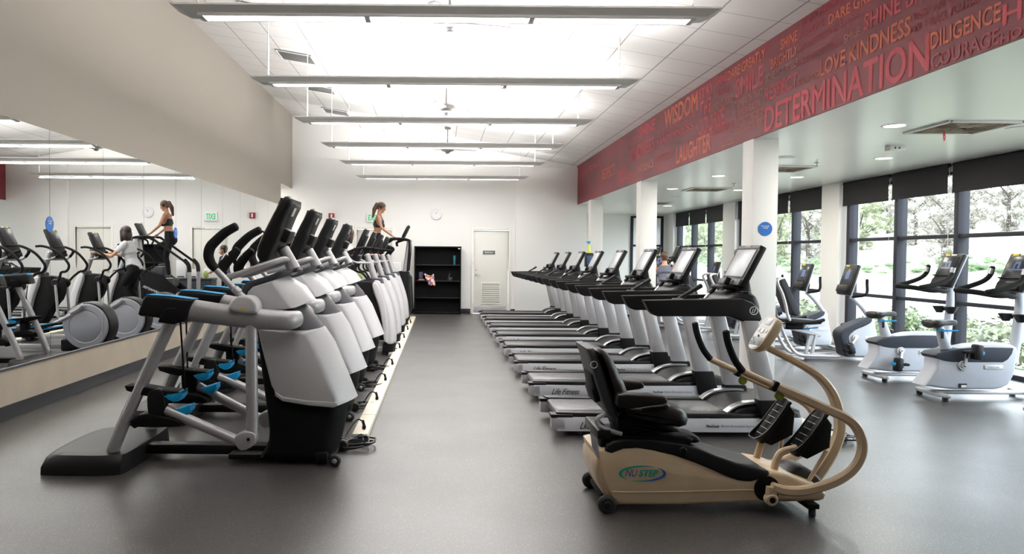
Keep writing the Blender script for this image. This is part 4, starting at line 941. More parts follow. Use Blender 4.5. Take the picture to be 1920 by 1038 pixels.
    m = MB(); m.box(cc+n_*.001+u_*(L_*.455), (.006, .49, L_*.08), M_dgrey, .002, rot=an); add_text(m, 'Life Fitness', cc+n_*.0045+u_*(L_*.455), (0, -1, 0), u_, .11, .02, M_white, .01, center=True); sub(m, 'header', con)
    m = MB(); m.box(cc+n_*.008-u_*(L_*.43), (.022, .49, L_*.15), M_dgrey, .006, rot=an); m.disc((cc+n_*.02-u_*(L_*.43))[:], .008, .006, M_chrome, 'x', 12); sub(m, 'keypad', con)
    m = MB(); m.box(cc-u_*(L_*.5)+Vector((-.04, 0, -.015)), (.14, .30, .035), M_black, .012); m.box(cc-u_*(L_*.46)+n_*.05+Vector((0, -.06, 0)), (.05, .04, .07), M_black, .01, rot=.4); m.build('ledge', t)
    m = MB(); nk = [tuple((cc-u_*(L_*.42)-n_*.02).xz), tuple((cc-u_*(L_*.1)-n_*.05).xz), (cc.x+.06, cc.z-.22), (cc.x+.10, cc.z-.36), (cc.x-.12, cc.z-.36), (cc.x-.10, cc.z-.26)]
    m.body(nk, YC, .15, M_black, .03, 0, 2); m.build('console_neck', t)
    return t
T1 = treadmill()
tl = ['second nearest treadmill of the right row', 'third nearest treadmill of the right row', 'fourth nearest treadmill of the right row', 'fifth nearest treadmill of the right row', 'sixth nearest treadmill of the right row', 'seventh nearest treadmill, second from the far end of the row', 'farthest treadmill of the right row, closest to the louvred door']
for k in range(7): copy_tree(T1, (2.0, 6.81+1.62*(k+1), 0), tl[k])

# ------------------------------------------------------------------ cream recumbent stepper (foreground)
def stepper():
    YC = 4.72; yn, yf = 4.50, 4.94
    t = thing('recumbent_stepper', 'cream recumbent cross trainer with a black swivel seat in the right foreground', 'exercise machine', (1.6, YC, 0))
    m = MB(); bo = prof(yn, [(1117, 846), (1151, 838), (1170, 832), (1196, 830), (1223, 835), (1262.6, 845), (1302.5, 859), (1342, 875), (1382, 891), (1408.7, 894), (1430, 886), (1443, 883), (1472.5, 888), (1517.6, 904), (1541, 914), (1550, 926), (1546, 936), (1536, 940), (1488, 941), (1432.6, 941.5), (1276, 946.7), (1160, 946.7), (1145, 934), (1132, 905), (1124, 872)])
    tp = lambda z: 1.0 if z < .25 else max(.86, 1-(z-.25)*.8)
    m.body(bo, YC, .225, M_cream, .022, 0, 4, tp); body = m.build('body_shell', t, sharp=.5)
    # raised flank panel line
    m = MB(); m.bar([(*at(x, y, yn)[:1], YC-.2245, at(x, y, yn)[1]) for x, y in ((1148, 921), (1165, 922), (1276, 921), (1432, 917))], .006, .008, M_cream_d); sub(m, 'flank_ridge', body)
    m = MB(); rc = prof(YC, [(1104, 838), (1122, 842), (1128, 870), (1136, 905), (1150, 930), (1130, 924), (1112, 898), (1103, 868)])
    rc = [(x-.0, z) for x, z in rc]; m.body(chaikin(rc, 1), YC, .21, M_cream_d, .03, 0, 4); m.build('rear_cap', t)
    # black seat rail
    m = MB(); rl = prof(yn, [(1134, 846), (1140, 834), (1150, 828), (1170, 824), (1223, 825), (1276, 832), (1310, 841), (1342, 854), (1382, 868), (1420, 878), (1441, 883), (1443, 888), (1435, 894.5), (1408.7, 902.5), (1395, 902), (1382, 900), (1362, 893), (1342, 884), (1302.5, 868), (1262.6, 854.5), (1223, 845.5), (1196, 841.5), (1170, 843), (1156, 848), (1148, 851)])
    m.body(rl, YC, .232, M_black, .015, 0, 4, tp); m.build('seat_rail', t, sharp=.5)
    m = MB(); kx, kz = at(1281, 844, yn); m.disc((kx, YC-.205, kz), .02, .05, M_black, 'y', 18); 
    for k in range(6): a = at(1402+k*7, 868+k*2.2, YC); m.slab(a[0], a[0]+.012, YC-.08, YC+.08, a[1]-.02, a[1]+.004, M_black, .003)
    m.build('seat_track', t)
    # emblem on the flank: oval swoosh and letters
    gm = bpy.data.materials.new('green_blue_emblem'); gm.use_nodes = True; nt = gm.node_tree; b = nt.nodes['Principled BSDF']; tc = nt.nodes.new('ShaderNodeTexCoord'); sp = nt.nodes.new('ShaderNodeSeparateXYZ'); r = nt.nodes.new('ShaderNodeValToRGB'); mr = nt.nodes.new('ShaderNodeMapRange')
    ex, ez = at(1204, 887, yn)
    nt.links.new(tc.outputs['Object'], sp.inputs[0]); nt.links.new(sp.outputs['X'], mr.inputs['Value']); mr.inputs['From Min'].default_value = ex-1.6-.14; mr.inputs['From Max'].default_value = ex-1.6+.14
    nt.links.new(mr.outputs[0], r.inputs['Fac']); r.color_ramp.elements[0].color = (.0, .38, .22, 1); r.color_ramp.elements[0].position = .3; r.color_ramp.elements[1].color = (.01, .09, .42, 1); r.color_ramp.elements[1].position = .75; nt.links.new(r.outputs[0], b.inputs['Base Color'])
    m = MB(); ye = YC-.2265; N = 60
    def arc(a0, a1, w0, flip):
        V = []; Fq = []
        for k in range(N+1):
            u = k/N; a = a0+(a1-a0)*u; w_ = w0*math.sin(PI*u)**.7
            x, z = ex+.138*math.cos(a), ez+.047*math.sin(a)
            x2, z2 = ex+(.138-w_*1.4)*math.cos(a), ez+(.047-w_*.75)*math.sin(a)
            V += [(x, ye, z), (x2, ye, z2)]
            if k: Fq.append([2*k-2, 2*k-1, 2*k+1, 2*k])
        m.add(V, Fq, gm)
    arc(PI*.32, PI*1.28, .014, 0); arc(-PI*.68, PI*.28, .014, 1)
    add_text(m, 'NU', (ex-.098, ye, ez-.018), (1, 0, 0), (0, 0, 1), .068, .042, mat('emblem_blue', (.03, .1, .35), .4), -.005, .25); add_text(m, 'STEP', (ex-.022, ye, ez-.018), (1, 0, 0), (0, 0, 1), .116, .042, mat('emblem_green', (.0, .36, .26), .4), .035, .25)
    sub(m, 'emblem', body)
    # rear wheels and bracket
    for s_, (px, py, Y) in ((-1, (1138, 948, 4.47)), (1, (1104, 912, 4.95))):
        wx = at(1138, 948, 4.47)[0]
        m = MB(); m.disc((wx, YC+s_*.245, .053), .053, .045, M_rubber, 'y', 32, .012); m.disc((wx, YC+s_*.27, .053), .02, .012, M_black, 'y', 16); m.build('wheel', t)
    m = MB(); m.tube([(wx, YC-.25, .053), (wx, YC+.25, .053)], .012, M_matte, 8); m.slab(wx-.02, wx+.5, YC-.16, YC+.16, .055, .09, M_matte, .01); m.build('axle', t)
    m = MB(); pl = prof(4.6, [(1100.6, 800.6), (1114, 815), (1119, 854), (1104, 831)]); m.prism(pl, 4.50, 4.506, M_silver, .001); m.slab(at(1108, 815, YC)[0], at(1132, 815, YC)[0], YC-.2, YC+.2, .42, .475, M_black, .008); m.build('rear_bracket', t)
    # swivel base under the seat
    m = MB(); sb = prof(YC, [(1118, 808), (1150, 803), (1270, 805), (1285, 812), (1276, 826), (1180, 828), (1125, 832), (1114, 824)])
    m.body(sb, YC, .17, M_matte, .02, 0, 2); m.tube([at(1200, 803, YC)[:1]+(YC,)+(.56,), at(1200, 803, YC)[:1]+(YC,)+(.50,)], .10, M_matte, 20)
    lb = prof(YC, [(1270, 806), (1292, 807), (1302, 815), (1298, 822), (1276, 822), (1262, 815)]); m.body(chaikin(lb, 1), YC-.03, .10, M_black, .02, 0, 2); m.build('swivel_base', t)
    m = MB(); hp = [at(x, y, 4.62) for x, y in ((1139, 773), (1126, 773), (1116, 779), (1115, 787), (1123, 795), (1143, 803), (1160, 808))]
    m.tube([(hp[0][0], 4.60, hp[0][1])]+[(x, 4.55, z) for x, z in hp[1:]], .013, M_greyface, 10, smooth=5); m.build('release_lever', t)
    # seat cushion
    m = MB(); cu = prof(4.50, [(1176, 777), (1181, 765), (1195, 762), (1215, 764), (1240, 762), (1262, 765), (1279, 771), (1289, 781), (1291, 790), (1288, 800), (1278, 804), (1250, 801), (1217, 795), (1190, 788), (1178, 784)])
    m.body(cu, YC, .21, M_leather, .045, .035, 8); cush = m.build('seat', t, sharp=.9)
    m = MB(); m.body([(x, z-.012) for x, z in prof(4.52, [(1160, 780), (1185, 786), (1220, 796), (1250, 802), (1276, 806), (1240, 810), (1190, 806), (1160, 800)])], YC, .19, M_matte, .02, 0, 2); sub(m, 'seat_pan', cush)
    m = MB()
    for s_ in (-1, 1):
        lo = prof(4.50, [(1195, 768), (1207, 761), (1230, 758), (1252, 757), (1264, 764), (1255, 772), (1225, 776), (1203, 778)])
        m = MB(); m.body(chaikin(lo, 1), YC+s_*.135, .07, M_leather, .035, 0, 4); sub(m, 'thigh_bolster', cush, 1.2)
    # backrest: pad and shell, slightly turned toward the viewer
    m = MB(); pd = prof(4.55, [(1112, 654), (1120, 652), (1129, 656), (1137, 662), (1147, 676), (1154, 690), (1157, 698), (1160, 706), (1167, 716), (1173, 733), (1172, 752), (1164, 772), (1158, 784), (1149, 775), (1138, 735), (1124, 690), (1114, 665)])
    m.body(pd, YC, .215, M_leather, .04, .02, 8); bk = m.build('backrest', t, sharp=.9)
    m = MB(); shl = prof(4.55, [(1098, 652), (1112, 651), (1122, 668), (1134, 700), (1146, 740), (1158, 786), (1150, 786), (1138.7, 775), (1128, 750), (1119, 722), (1112, 697), (1106, 672)])
    m.body(shl, YC, .205, mat('charcoal_shell', (.035, .036, .04), .5), .02, 0, 4); bs = sub(m, 'back_shell', bk, .9)
    m = MB(); m.lathe((at(1114.5, 684, 4.5)[0], YC-.207, at(1114.5, 684, 4.5)[1]), [(.017, 0), (.02, -.002), (.022, 0)], M_greyface, 'y', 24); m.build('logo_ring', t)
    m = MB(); pc = prof(4.6, [(1108, 701), (1117, 702), (1122, 725), (1126, 753), (1117, 755), (1110, 733), (1112, 726)]); m.body(pc, YC, .12, M_matte, .01, 0, 2); m.build('back_pouch', t)
    for s_ in (-1, 1):
        y = YC+s_*.255; m = MB()
        ar = prof(4.47, [(1153, 743), (1156, 736.5), (1170, 735), (1205, 737), (1243, 741), (1249, 747), (1248, 753), (1240, 756), (1210, 760), (1183, 764), (1160, 762), (1153, 757)])
        m.body(ar, y, .04, M_leather, .016, 0, 2); m.build('armrest', t)
    m = MB(); a = at(1160, 752, YC); m.tube([(a[0], YC-.25, a[1]), (a[0], YC+.25, a[1])], .02, M_matte, 8); m.box((at(1165, 785, YC)[0], YC, at(1165, 785, YC)[1]), (.09, .34, .12), M_matte, .02); m.build('arm_pivot', t)
    # console arm and console
    m = MB(); pts = [at(x, y, YC) for x, y in ((1428, 646), (1460, 662), (1490, 677), (1515, 691), (1536, 706), (1552, 724), (1563, 743), (1571, 768), (1575, 795), (1572, 818), (1562, 843), (1549, 866), (1534, 888), (1520, 903))]
    m.bar([(x, YC, z) for x, z in pts], .075, [.036, .062], M_cream_d, smooth=3); m.build('console_arm', t)
    cx_, cz_ = at(1429, 623, YC); an = math.atan2(.135, .21)
    u_ = Vector((math.sin(an), 0, math.cos(an))); n_ = Vector((-math.cos(an), 0, math.sin(an))); cc = Vector((cx_, YC, cz_))
    # the head is turned a little toward the seat side
    Rz = Matrix.Rotation(.12, 3, 'Z')
    def head(m, s0, s1, d0, d1, mt):
        o = []; hw, hh = .092*s0, .115*s0
        base = [(-.55, -1), (.55, -1), (1, -.62), (1, .75), (.7, 1), (-.7, 1), (-1, .75), (-1, -.62)]
        base = chaikin(base, 2); V = []; n = len(base)
        for sc_, d in ((s0, d0), (s0, d1*.6+d0*.4), (s1, d1)):
            for a, b_ in base: V.append(tuple(cc+Vector((0, 1, 0))*a*.092*sc_+u_*b_*.118*sc_-n_*d))
        Fq = [[k*n+i, k*n+(i+1) % n, (k+1)*n+(i+1) % n, (k+1)*n+i] for k in range(2) for i in range(n)]+[list(range(n)), [2*n+i for i in range(n)][::-1]]
        return m.add(V, Fq, mt)
    m = MB(); head(m, 1.0, .8, 0, .06, M_cream); con = m.build('console', t, sharp=.7)
    m = MB(); head(m, .93, .93, -.003, .002, mat('console_face', (.62, .61, .58), .4)); sub(m, 'display_panel', con)
    m = MB(); f_ = cc+n_*.0045
    def cell(a, b_, w_, h_, mt): m.box(f_+Vector((0, 1, 0))*a+u_*b_, (.003, w_, h_), mt, .001, rot=an)
    cell(-.01, .078, .07, .045, M_white); cell(0, .01, .035, .03, M_white); cell(.05, .012, .025, .02, M_white); cell(-.05, .012, .025, .02, M_white); cell(0, -.062, .14, .055, mat('key_grey', (.28, .28, .31), .5))
    for a, b_, mt in ((-.05, -.05, M_white), (-.03, -.062, M_white), (-.05, -.072, M_white), (.045, -.06, M_white), (0, -.078, mat('key_green', (.0, .5, .35), .5)), (0, -.028, M_dgrey)): m.disc((f_+Vector((0, 1, 0))*-a+u_*b_+n_*.003)[:], .009, .005, mt, 'x', 14)
    sub(m, 'key', con)
    # moving arms: loop bars with foam handles
    for s_, Y, hpts, gr in ((-1, 4.44, ((1393, 696), (1420, 709), (1451, 723)), ((1361, 621), (1365, 640), (1371, 660), (1380, 679), (1393, 696))), (1, 4.98, None, None)):
        y = YC+s_*.27; yy = 4.45
        m = MB(); pts = [at(x, y_, yy) for x, y_ in ((1452, 723), (1500, 744), (1551, 767), (1584, 782), (1603, 797), (1614, 818), (1617, 842), (1609, 866), (1592, 886), (1566, 902), (1532, 914), (1500, 920), (1470, 919), (1447, 912))]
        dx = 0
        if s_ > 0:   # the far arm swings the other way: rotated about its pivot
            pv = at(1440, 920, yy); ca, sa = math.cos(-.06), math.sin(-.06)
            rot = lambda p: (pv[0]+(p[0]-pv[0])*ca-(p[1]-pv[1])*-sa*1, pv[1]+(p[0]-pv[0])*-sa+(p[1]-pv[1])*ca)
            rot = lambda p: p
        else: rot = lambda p: p
        pts = [rot(p) for p in pts]
        m.bar([(x, y, z) for x, z in pts], .045, .054, M_cream_d, smooth=4); arm = m.build('swing_arm', t, sharp=.6)
        m = MB(); tb = [rot(at(x, y_, yy)) for x, y_ in ((1393, 696), (1454, 724))]; m.tube([(x, y, z) for x, z in tb], .019, M_cream, 12); sub(m, 'handle_tube', arm)
        m = MB(); gp = [rot(at(x, y_, yy)) for x, y_ in ((1361, 621), (1364, 638), (1370, 657), (1379, 677), (1393, 696))]; m.tube([(x, y, z) for x, z in gp], .0205, M_foam, 12, smooth=4); sub(m, 'foam_grip', arm)
        m = MB(); cl = rot(at(1452, 723, yy)); m.box((cl[0], y, cl[1]), (.03, .055, .06), M_matte, .008, rot=.45); kn = rot(at(1461, 741, yy)); m.disc((kn[0], y, kn[1]), .028, .03, mat('green_knob', (.16, .20, .01), .5), 'y', 10, .008); sub(m, 'clamp_knob', arm)
        m = MB(); pv = at(1445, 935, yy); m.disc((pv[0], y, pv[1]), .036, .05, M_cream, 'y', 24, .008); m.disc((pv[0], y+s_*.027, pv[1]), .018, .006, M_matte, 'y', 12); m.bar([(at(1447, 912, yy)[0], y, at(1447, 912, yy)[1]), (pv[0], y, pv[1])], .04, .06, M_cream); m.build('arm_pivot', t)
        m = MB(); rx, rz = at(1437, 915, yn); m.disc((rx, YC+s_*.222, rz+.0), .075, .02, M_matte, 'y', 28); m.build('pivot_recess', t)
    # foot plates
    for s_, dX, dZ in ((-1, 0, 0), (1, -.13, .03)):
        y = YC+s_*.10
        a = at(1535, 775, 4.62); b_ = at(1487, 842, 4.62); A = Vector((a[0]+dX, y, a[1]+dZ)); B = Vector((b_[0]+dX, y, b_[1]+dZ))
        u2 = (A-B).normalized(); n2 = Vector((-u2.z, 0, u2.x)); L2 = (A-B).length; an2 = math.atan2(u2.x, u2.z)
        mid = (A+B)/2
        m = MB(); m.box(mid-n2*.01, (.02, .155, L2+.05), M_matte, .008, rot=an2)
        m.add(*rim(mid, u2, n2, L2/2+.03, .080, .035), M_black)
        bkp = [A+u2*.02, A-n2*.09-u2*.01, mid-n2*.16, B-n2*.09+u2*.0, B-u2*.02]; m.body([(p.x, p.z) for p in bkp], y, .035, M_matte, .012, 0, 2); fpd = m.build('foot_plate', t)
        m = MB()
        for k in range(6): p = B+u2*(L2*(k+.6)/6.2)+n2*.003; m.box(p, (.004, .10, .0035), M_greyface, .001, rot=an2)
        sub(m, 'grip_line', fpd)
        e = at(1447, 884, 4.6); p = B-n2*.05+u2*.03
        m = MB(); m.bar([(at(1474, 808, 4.6)[0]+(0 if s_ > 0 else .06), y+.03*s_, p.z+.02), (at(1460, 850, 4.6)[0], y+.03*s_, at(1460, 850, 4.6)[1]), (e[0], y+.03*s_, e[1]-.02)], .035, .04, M_cream_d, smooth=4); m.build('foot_link', t)
        c = at(1545, 842, 4.6); d = at(1506, 908, 4.6); m = MB(); m.bar([(c[0]+dX, y+.05*s_, c[1]+dZ), (d[0]+dX*.3, y+.05*s_, d[1])], .018, .022, M_cream_d); m.build('push_rod', t)
    m = MB(); gd = prof(YC, [(1458, 892), (1475, 872), (1498, 868), (1520, 880), (1535, 902), (1500, 906)]); m.body(chaikin(gd, 1), YC+.03, .11, mat('charcoal_shell', (.035, .036, .04), .5), .02, 0, 2); m.build('drive_cover', t)
    # front feet
    fx, fz = at(1515, 945, 4.47); m = MB(); m.slab(fx-.02, fx+.05, YC-.29, YC+.29, .045, .075, M_matte, .006)
    for s_ in (-1, 1): m.disc((fx+.015, YC+s_*.27, .022), .02, .044, M_rubber, 'z', 14)
    m.slab(fx-.2, fx+.0, YC-.1, YC+.1, .05, .085, M_matte, .006); m.build('front_foot', t)
    return t
def rim(mid, u, n, hl, hw, h):
    """raised oval rim of a foot plate"""
    V = []; Fq = []; N = 36; y_ = Vector((0, 1, 0))
    for k in range(N):
        a = 2*PI*k/N; c_, s_ = math.cos(a), math.sin(a)
        ex_ = abs(c_)**.5*(1 if c_ > 0 else -1); sy_ = abs(s_)**.5*(1 if s_ > 0 else -1)
        low = max(0, -ex_)
        p = mid+u*hl*ex_+y_*hw*sy_; q = mid+u*(hl-.007)*ex_+y_*(hw-.007)*sy_
        V += [tuple(p-n*.02), tuple(p+n*h*(.12+.9*low**2)), tuple(q+n*h*(.12+.9*low**2)), tuple(q-n*.02)]
    for k in range(N):
        j = (k+1) % N
        for i in range(4): Fq.append([4*k+i, 4*j+i, 4*j+(i+1) % 4, 4*k+(i+1) % 4])
    return V, Fq
stepper()

# ------------------------------------------------------------------ upright bikes
def bike():
    YC = 8.35; OX = 5.8; yn = 8.18
    t = thing('upright_bike', 'grey upright exercise bike at the right edge of the picture, nearest fully visible one', 'exercise bike', (OX, YC, 0), 'grey upright exercise bikes by the windows')
    m = MB(); bo = prof(yn, [(1763, 668), (1775, 661), (1802, 655), (1833.6, 648.5), (1864.7, 645.8), (1903, 646.7), (1912, 652), (1915, 660), (1908.6, 702), (1898, 722), (1885, 729), (1872, 731.8), (1798.8, 731.8), (1770, 729), (1752, 726), (1739, 724.5), (1762, 692)])
    m.body(bo, YC, .125, M_bike, .03, .03, 6); bd = m.build('body_shell', t, sharp=.6)
    m = MB(); bi = prof(yn, [(1758, 667), (1765, 662), (1802, 654.5), (1835, 652), (1865, 652), (1906, 653), (1903, 664), (1895, 675), (1886, 680), (1790, 679.5), (1775, 677), (1762, 673)])
    m.body(bi, YC, .131, mat('slate_plastic', (.040, .045, .060), .5, spec=.2), .006, 0, 4); sub(m, 'dark_inset', bd)
    a, b_ = at(1850, 689, yn), at(1886, 689, yn)
    m = MB(); m.box(((a[0]+b_[0])/2, YC-.127, a[1]), (b_[0]-a[0], .008, .05), M_silver, .02); m.box(((a[0]+b_[0])/2, YC-.131, a[1]), (b_[0]-a[0]-.02, .004, .036), M_white, .015); add_text(m, 'PRECOR', ((a[0]+b_[0])/2, YC-.1335, a[1]), (1, 0, 0), (0, 0, 1), .12, .018, M_silver, .01, center=True); sub(m, 'badge', bd)
    a, b_ = at(1802, 728, yn), at(1818, 720, yn); m = MB(); m.slab(a[0], b_[0], YC-.129, YC-.124, a[1], b_[1], M_black); m.slab(a[0]+.03, b_[0]-.005, YC-.131, YC-.128, a[1]+.004, b_[1]-.016, M_white); sub(m, 'data_plate', bd)
    for s_ in (-1, 1):
        c = at(1810, 686, yn); m = MB(); m.disc((c[0], YC+s_*.135, c[1]), .052, .03, M_silver, 'y', 28); m.disc((c[0], YC+s_*.155, c[1]), .03, .02, M_chrome, 'y', 20); m.disc((c[0], YC+s_*.166, c[1]), .014, .01, M_dgrey, 'y', 12); m.build('crank_hub', t)
        dz = .155*(-s_); m = MB(); m.bar([(c[0], YC+s_*.165, c[1]), (c[0]+.02*(-s_), YC+s_*.165, c[1]+dz)], .02, .036, M_chrome); m.build('crank', t)
        pz = c[1]+dz; px = c[0]+.07*(-s_)
        m = MB(); m.box((px+.01, YC+s_*.225, pz), (.09, .10, .17), M_black, .025, rot=.1); m.box((px-.06, YC+s_*.215, pz+.0), (.12, .08, .03), M_matte, .01); pdl = m.build('pedal', t)
        m = MB(); m.box((px+.062, YC+s_*.225, pz-.01), (.03, .06, .035), M_blue, .006); sub(m, 'strap_clip', pdl)
    # seat post, saddle, lever
    m = MB(); pst = [at(x, y, YC) for x, y in ((1778, 668), (1770, 642), (1764, 622), (1761, 612))]
    m.tube([(x, YC, z) for x, z in pst], [.062, .055, .045, .040], M_bike, 14, smooth=4); m.build('seat_post', t)
    m = MB(); q = at(1757, 618, YC); m.slab(q[0]+.02, q[0]+.045, YC-.05, YC-.035, q[1]-.09, q[1]+.01, M_black, .002); m.tube([at(1751, 619, YC)[:1]+(YC-.06,)+at(1751, 619, YC)[1:], at(1784, 618, YC)[:1]+(YC-.10,)+at(1784, 618, YC)[1:]], .013, M_blue, 8, flat=(1, .7)); m.build('blue_lever', t)
    sx, sz = at(1765, 604, YC); m = MB()
    V = []; Fq = []; st = [(-.15, .12, .0), (-.14, .13, 1), (-.06, .125, 1), (.02, .07, .9), (.10, .04, .8), (.15, .028, .6), (.165, .015, 0)]
    N = 14
    for (x, w_, k) in st:
        for i in range(N):
            a = 2*PI*i/N; V.append((sx+x, YC+w_*math.cos(a)*(1 if k else .9), sz+(.032*math.sin(a) if math.sin(a) > 0 else .062*math.sin(a)*(1 if x < -.03 else .6))*(.6+.4*k)))
    for i in range(len(st)-1):
        for k in range(N): Fq.append([i*N+k, i*N+(k+1) % N, (i+1)*N+(k+1) % N, (i+1)*N+k])
    Fq += [list(range(N))[::-1], [(len(st)-1)*N+k for k in range(N)]]
    m.add(V, Fq, M_leather); m.build('saddle', t, sharp=1)
    # front post, cup holders, bars, console
    Xo = -.095
    pp = [(6.36, 1.16), (6.36, .95), (6.345, .75), (6.32, .55), (6.28, .40)]
    m = MB(); m.tube([(x+Xo, YC, z) for x, z in pp], [.040, .046, .05, .052, .07], M_bike, 14, smooth=4); m.tube([(6.36+Xo, YC, 1.14), (6.27+Xo, YC, 1.22)], .03, M_silver, 10); m.build('front_post', t)
    for s_ in (-1, 1):
        m = MB(); m.lathe((6.30+Xo, YC+s_*.11, .90), [(0, -.07), (.035, -.068), (.08, .015), (.072, .015), (.03, -.05), (0, -.055)], M_black, 'z', 20); m.box((6.33+Xo, YC+s_*.06, .88), (.06, .06, .04), M_black, .01); m.build('cup_holder', t)
    for s_ in (-1, 1):
        y = YC+s_*.25
        m = MB(); m.tube([(6.30+Xo, YC+s_*.02, 1.12), (6.20+Xo, YC+s_*.12, 1.11), (6.02+Xo, YC+s_*.20, 1.14), (5.86+Xo, y-.03*s_, 1.155), (5.86+Xo, y+s_*.02, 1.165), (6.0+Xo, y+s_*.03, 1.20), (6.15+Xo, y+s_*.02, 1.26), (6.215+Xo, y, 1.33), (6.24+Xo, y, 1.42)], [.034, .03, .03, .027, .026], M_foam, 10, smooth=5); hb = m.build('handlebar', t)
        m = MB(); m.tube([(6.21+Xo, y-.0, 1.34), (6.228+Xo, y-.0, 1.40)], .0275, M_chrome, 10, round_end=False); sub(m, 'pulse_sensor', hb)
    an = math.atan2(.18, .42); cc = Vector((6.325+Xo, YC, 1.365)); u_ = Vector((math.sin(an), 0, math.cos(an))); n_ = Vector((-math.cos(an), 0, math.sin(an)))
    m = MB(); m.box(cc, (.05, .38, .44), M_black, .022, rot=an); m.box(cc-n_*.028, (.02, .385, .445), M_bike, .008, rot=an); m.box(cc-u_*.17+n_*.02, (.06, .33, .1), M_black, .02, rot=an); con = m.build('console', t, sharp=.5)
    m = MB(); m.box(cc+n_*.027+u_*.05, (.004, .30, .24), M_screen, .001, rot=an)
    mb_ = mat('screen_emblem', (.10, .16, .33), .3)
    for a, b_, w_, h_ in ((0, .10, .08, .03), (-.035, .06, .02, .06), (.035, .06, .02, .06), (0, .02, .22, .015), (-.02, .06, .015, .04)): m.box(cc+n_*.03+u_*b_+Vector((0, a, 0)), (.002, w_, h_), mb_, 0, rot=an)
    sub(m, 'screen', con)
    m = MB(); m.box(cc+n_*.027+u_*.195+Vector((0, .085, 0)), (.004, .09, .026), M_yellow, .001, rot=an); m.box(cc+n_*.027+u_*.195+Vector((0, -.03, 0)), (.004, .10, .02), M_white, .001, rot=an); sub(m, 'header_label', con)
    m = MB(); m.box(cc+n_*.035-u_*.085, (.03, .36, .012), M_black, .003, rot=an); m.build('ledge', t)
    # cross feet
    for x_, w_ in ((at(1748, 728, YC)[0], .27), (6.38, .27)):
        m = MB(); m.prism(chaikin([(x_-.05, YC-w_), (x_+.05, YC-w_-.01), (x_+.05, YC+w_), (x_-.05, YC+w_)], 1), .04, .075, M_silver, .01, 'z')
        m.build('cross_foot', t)
        for s_ in (-1, 1): m = MB(); m.disc((x_, YC+s_*(w_-.05), .02), .03, .04, M_rubber, 'z', 14); m.build('level_foot', t)
    m = MB(); m.slab(at(1748, 728, YC)[0], 6.38, YC-.04, YC+.04, .045, .085, M_silver, .008); m.build('base_rail', t)
    return t
B1 = bike()
b2 = copy_tree(B1, (5.89, 9.62, 0), 'second grey upright bike from the right edge, in front of a window mullion')
for nm, dz in (('crank', .155), ('pedal', .31)):
    k_ = [c for c in b2.children if c.name.startswith(nm) and not c.name.startswith('crank_hub')]
    k_.sort(key=lambda c: min((v.co.y for v in c.data.vertices)))
    hubx, hubz = at(1810, 686, 8.18)[0]-5.8, at(1810, 686, 8.18)[1]
    for c in k_: c.rotation_euler = (0, PI, 0); c.location = (2*hubx, 0, 2*hubz)
copy_tree(B1, (6.14, 7.2, 0), 'upright bike mostly outside the picture, only its rear foot shows at the lower right edge')

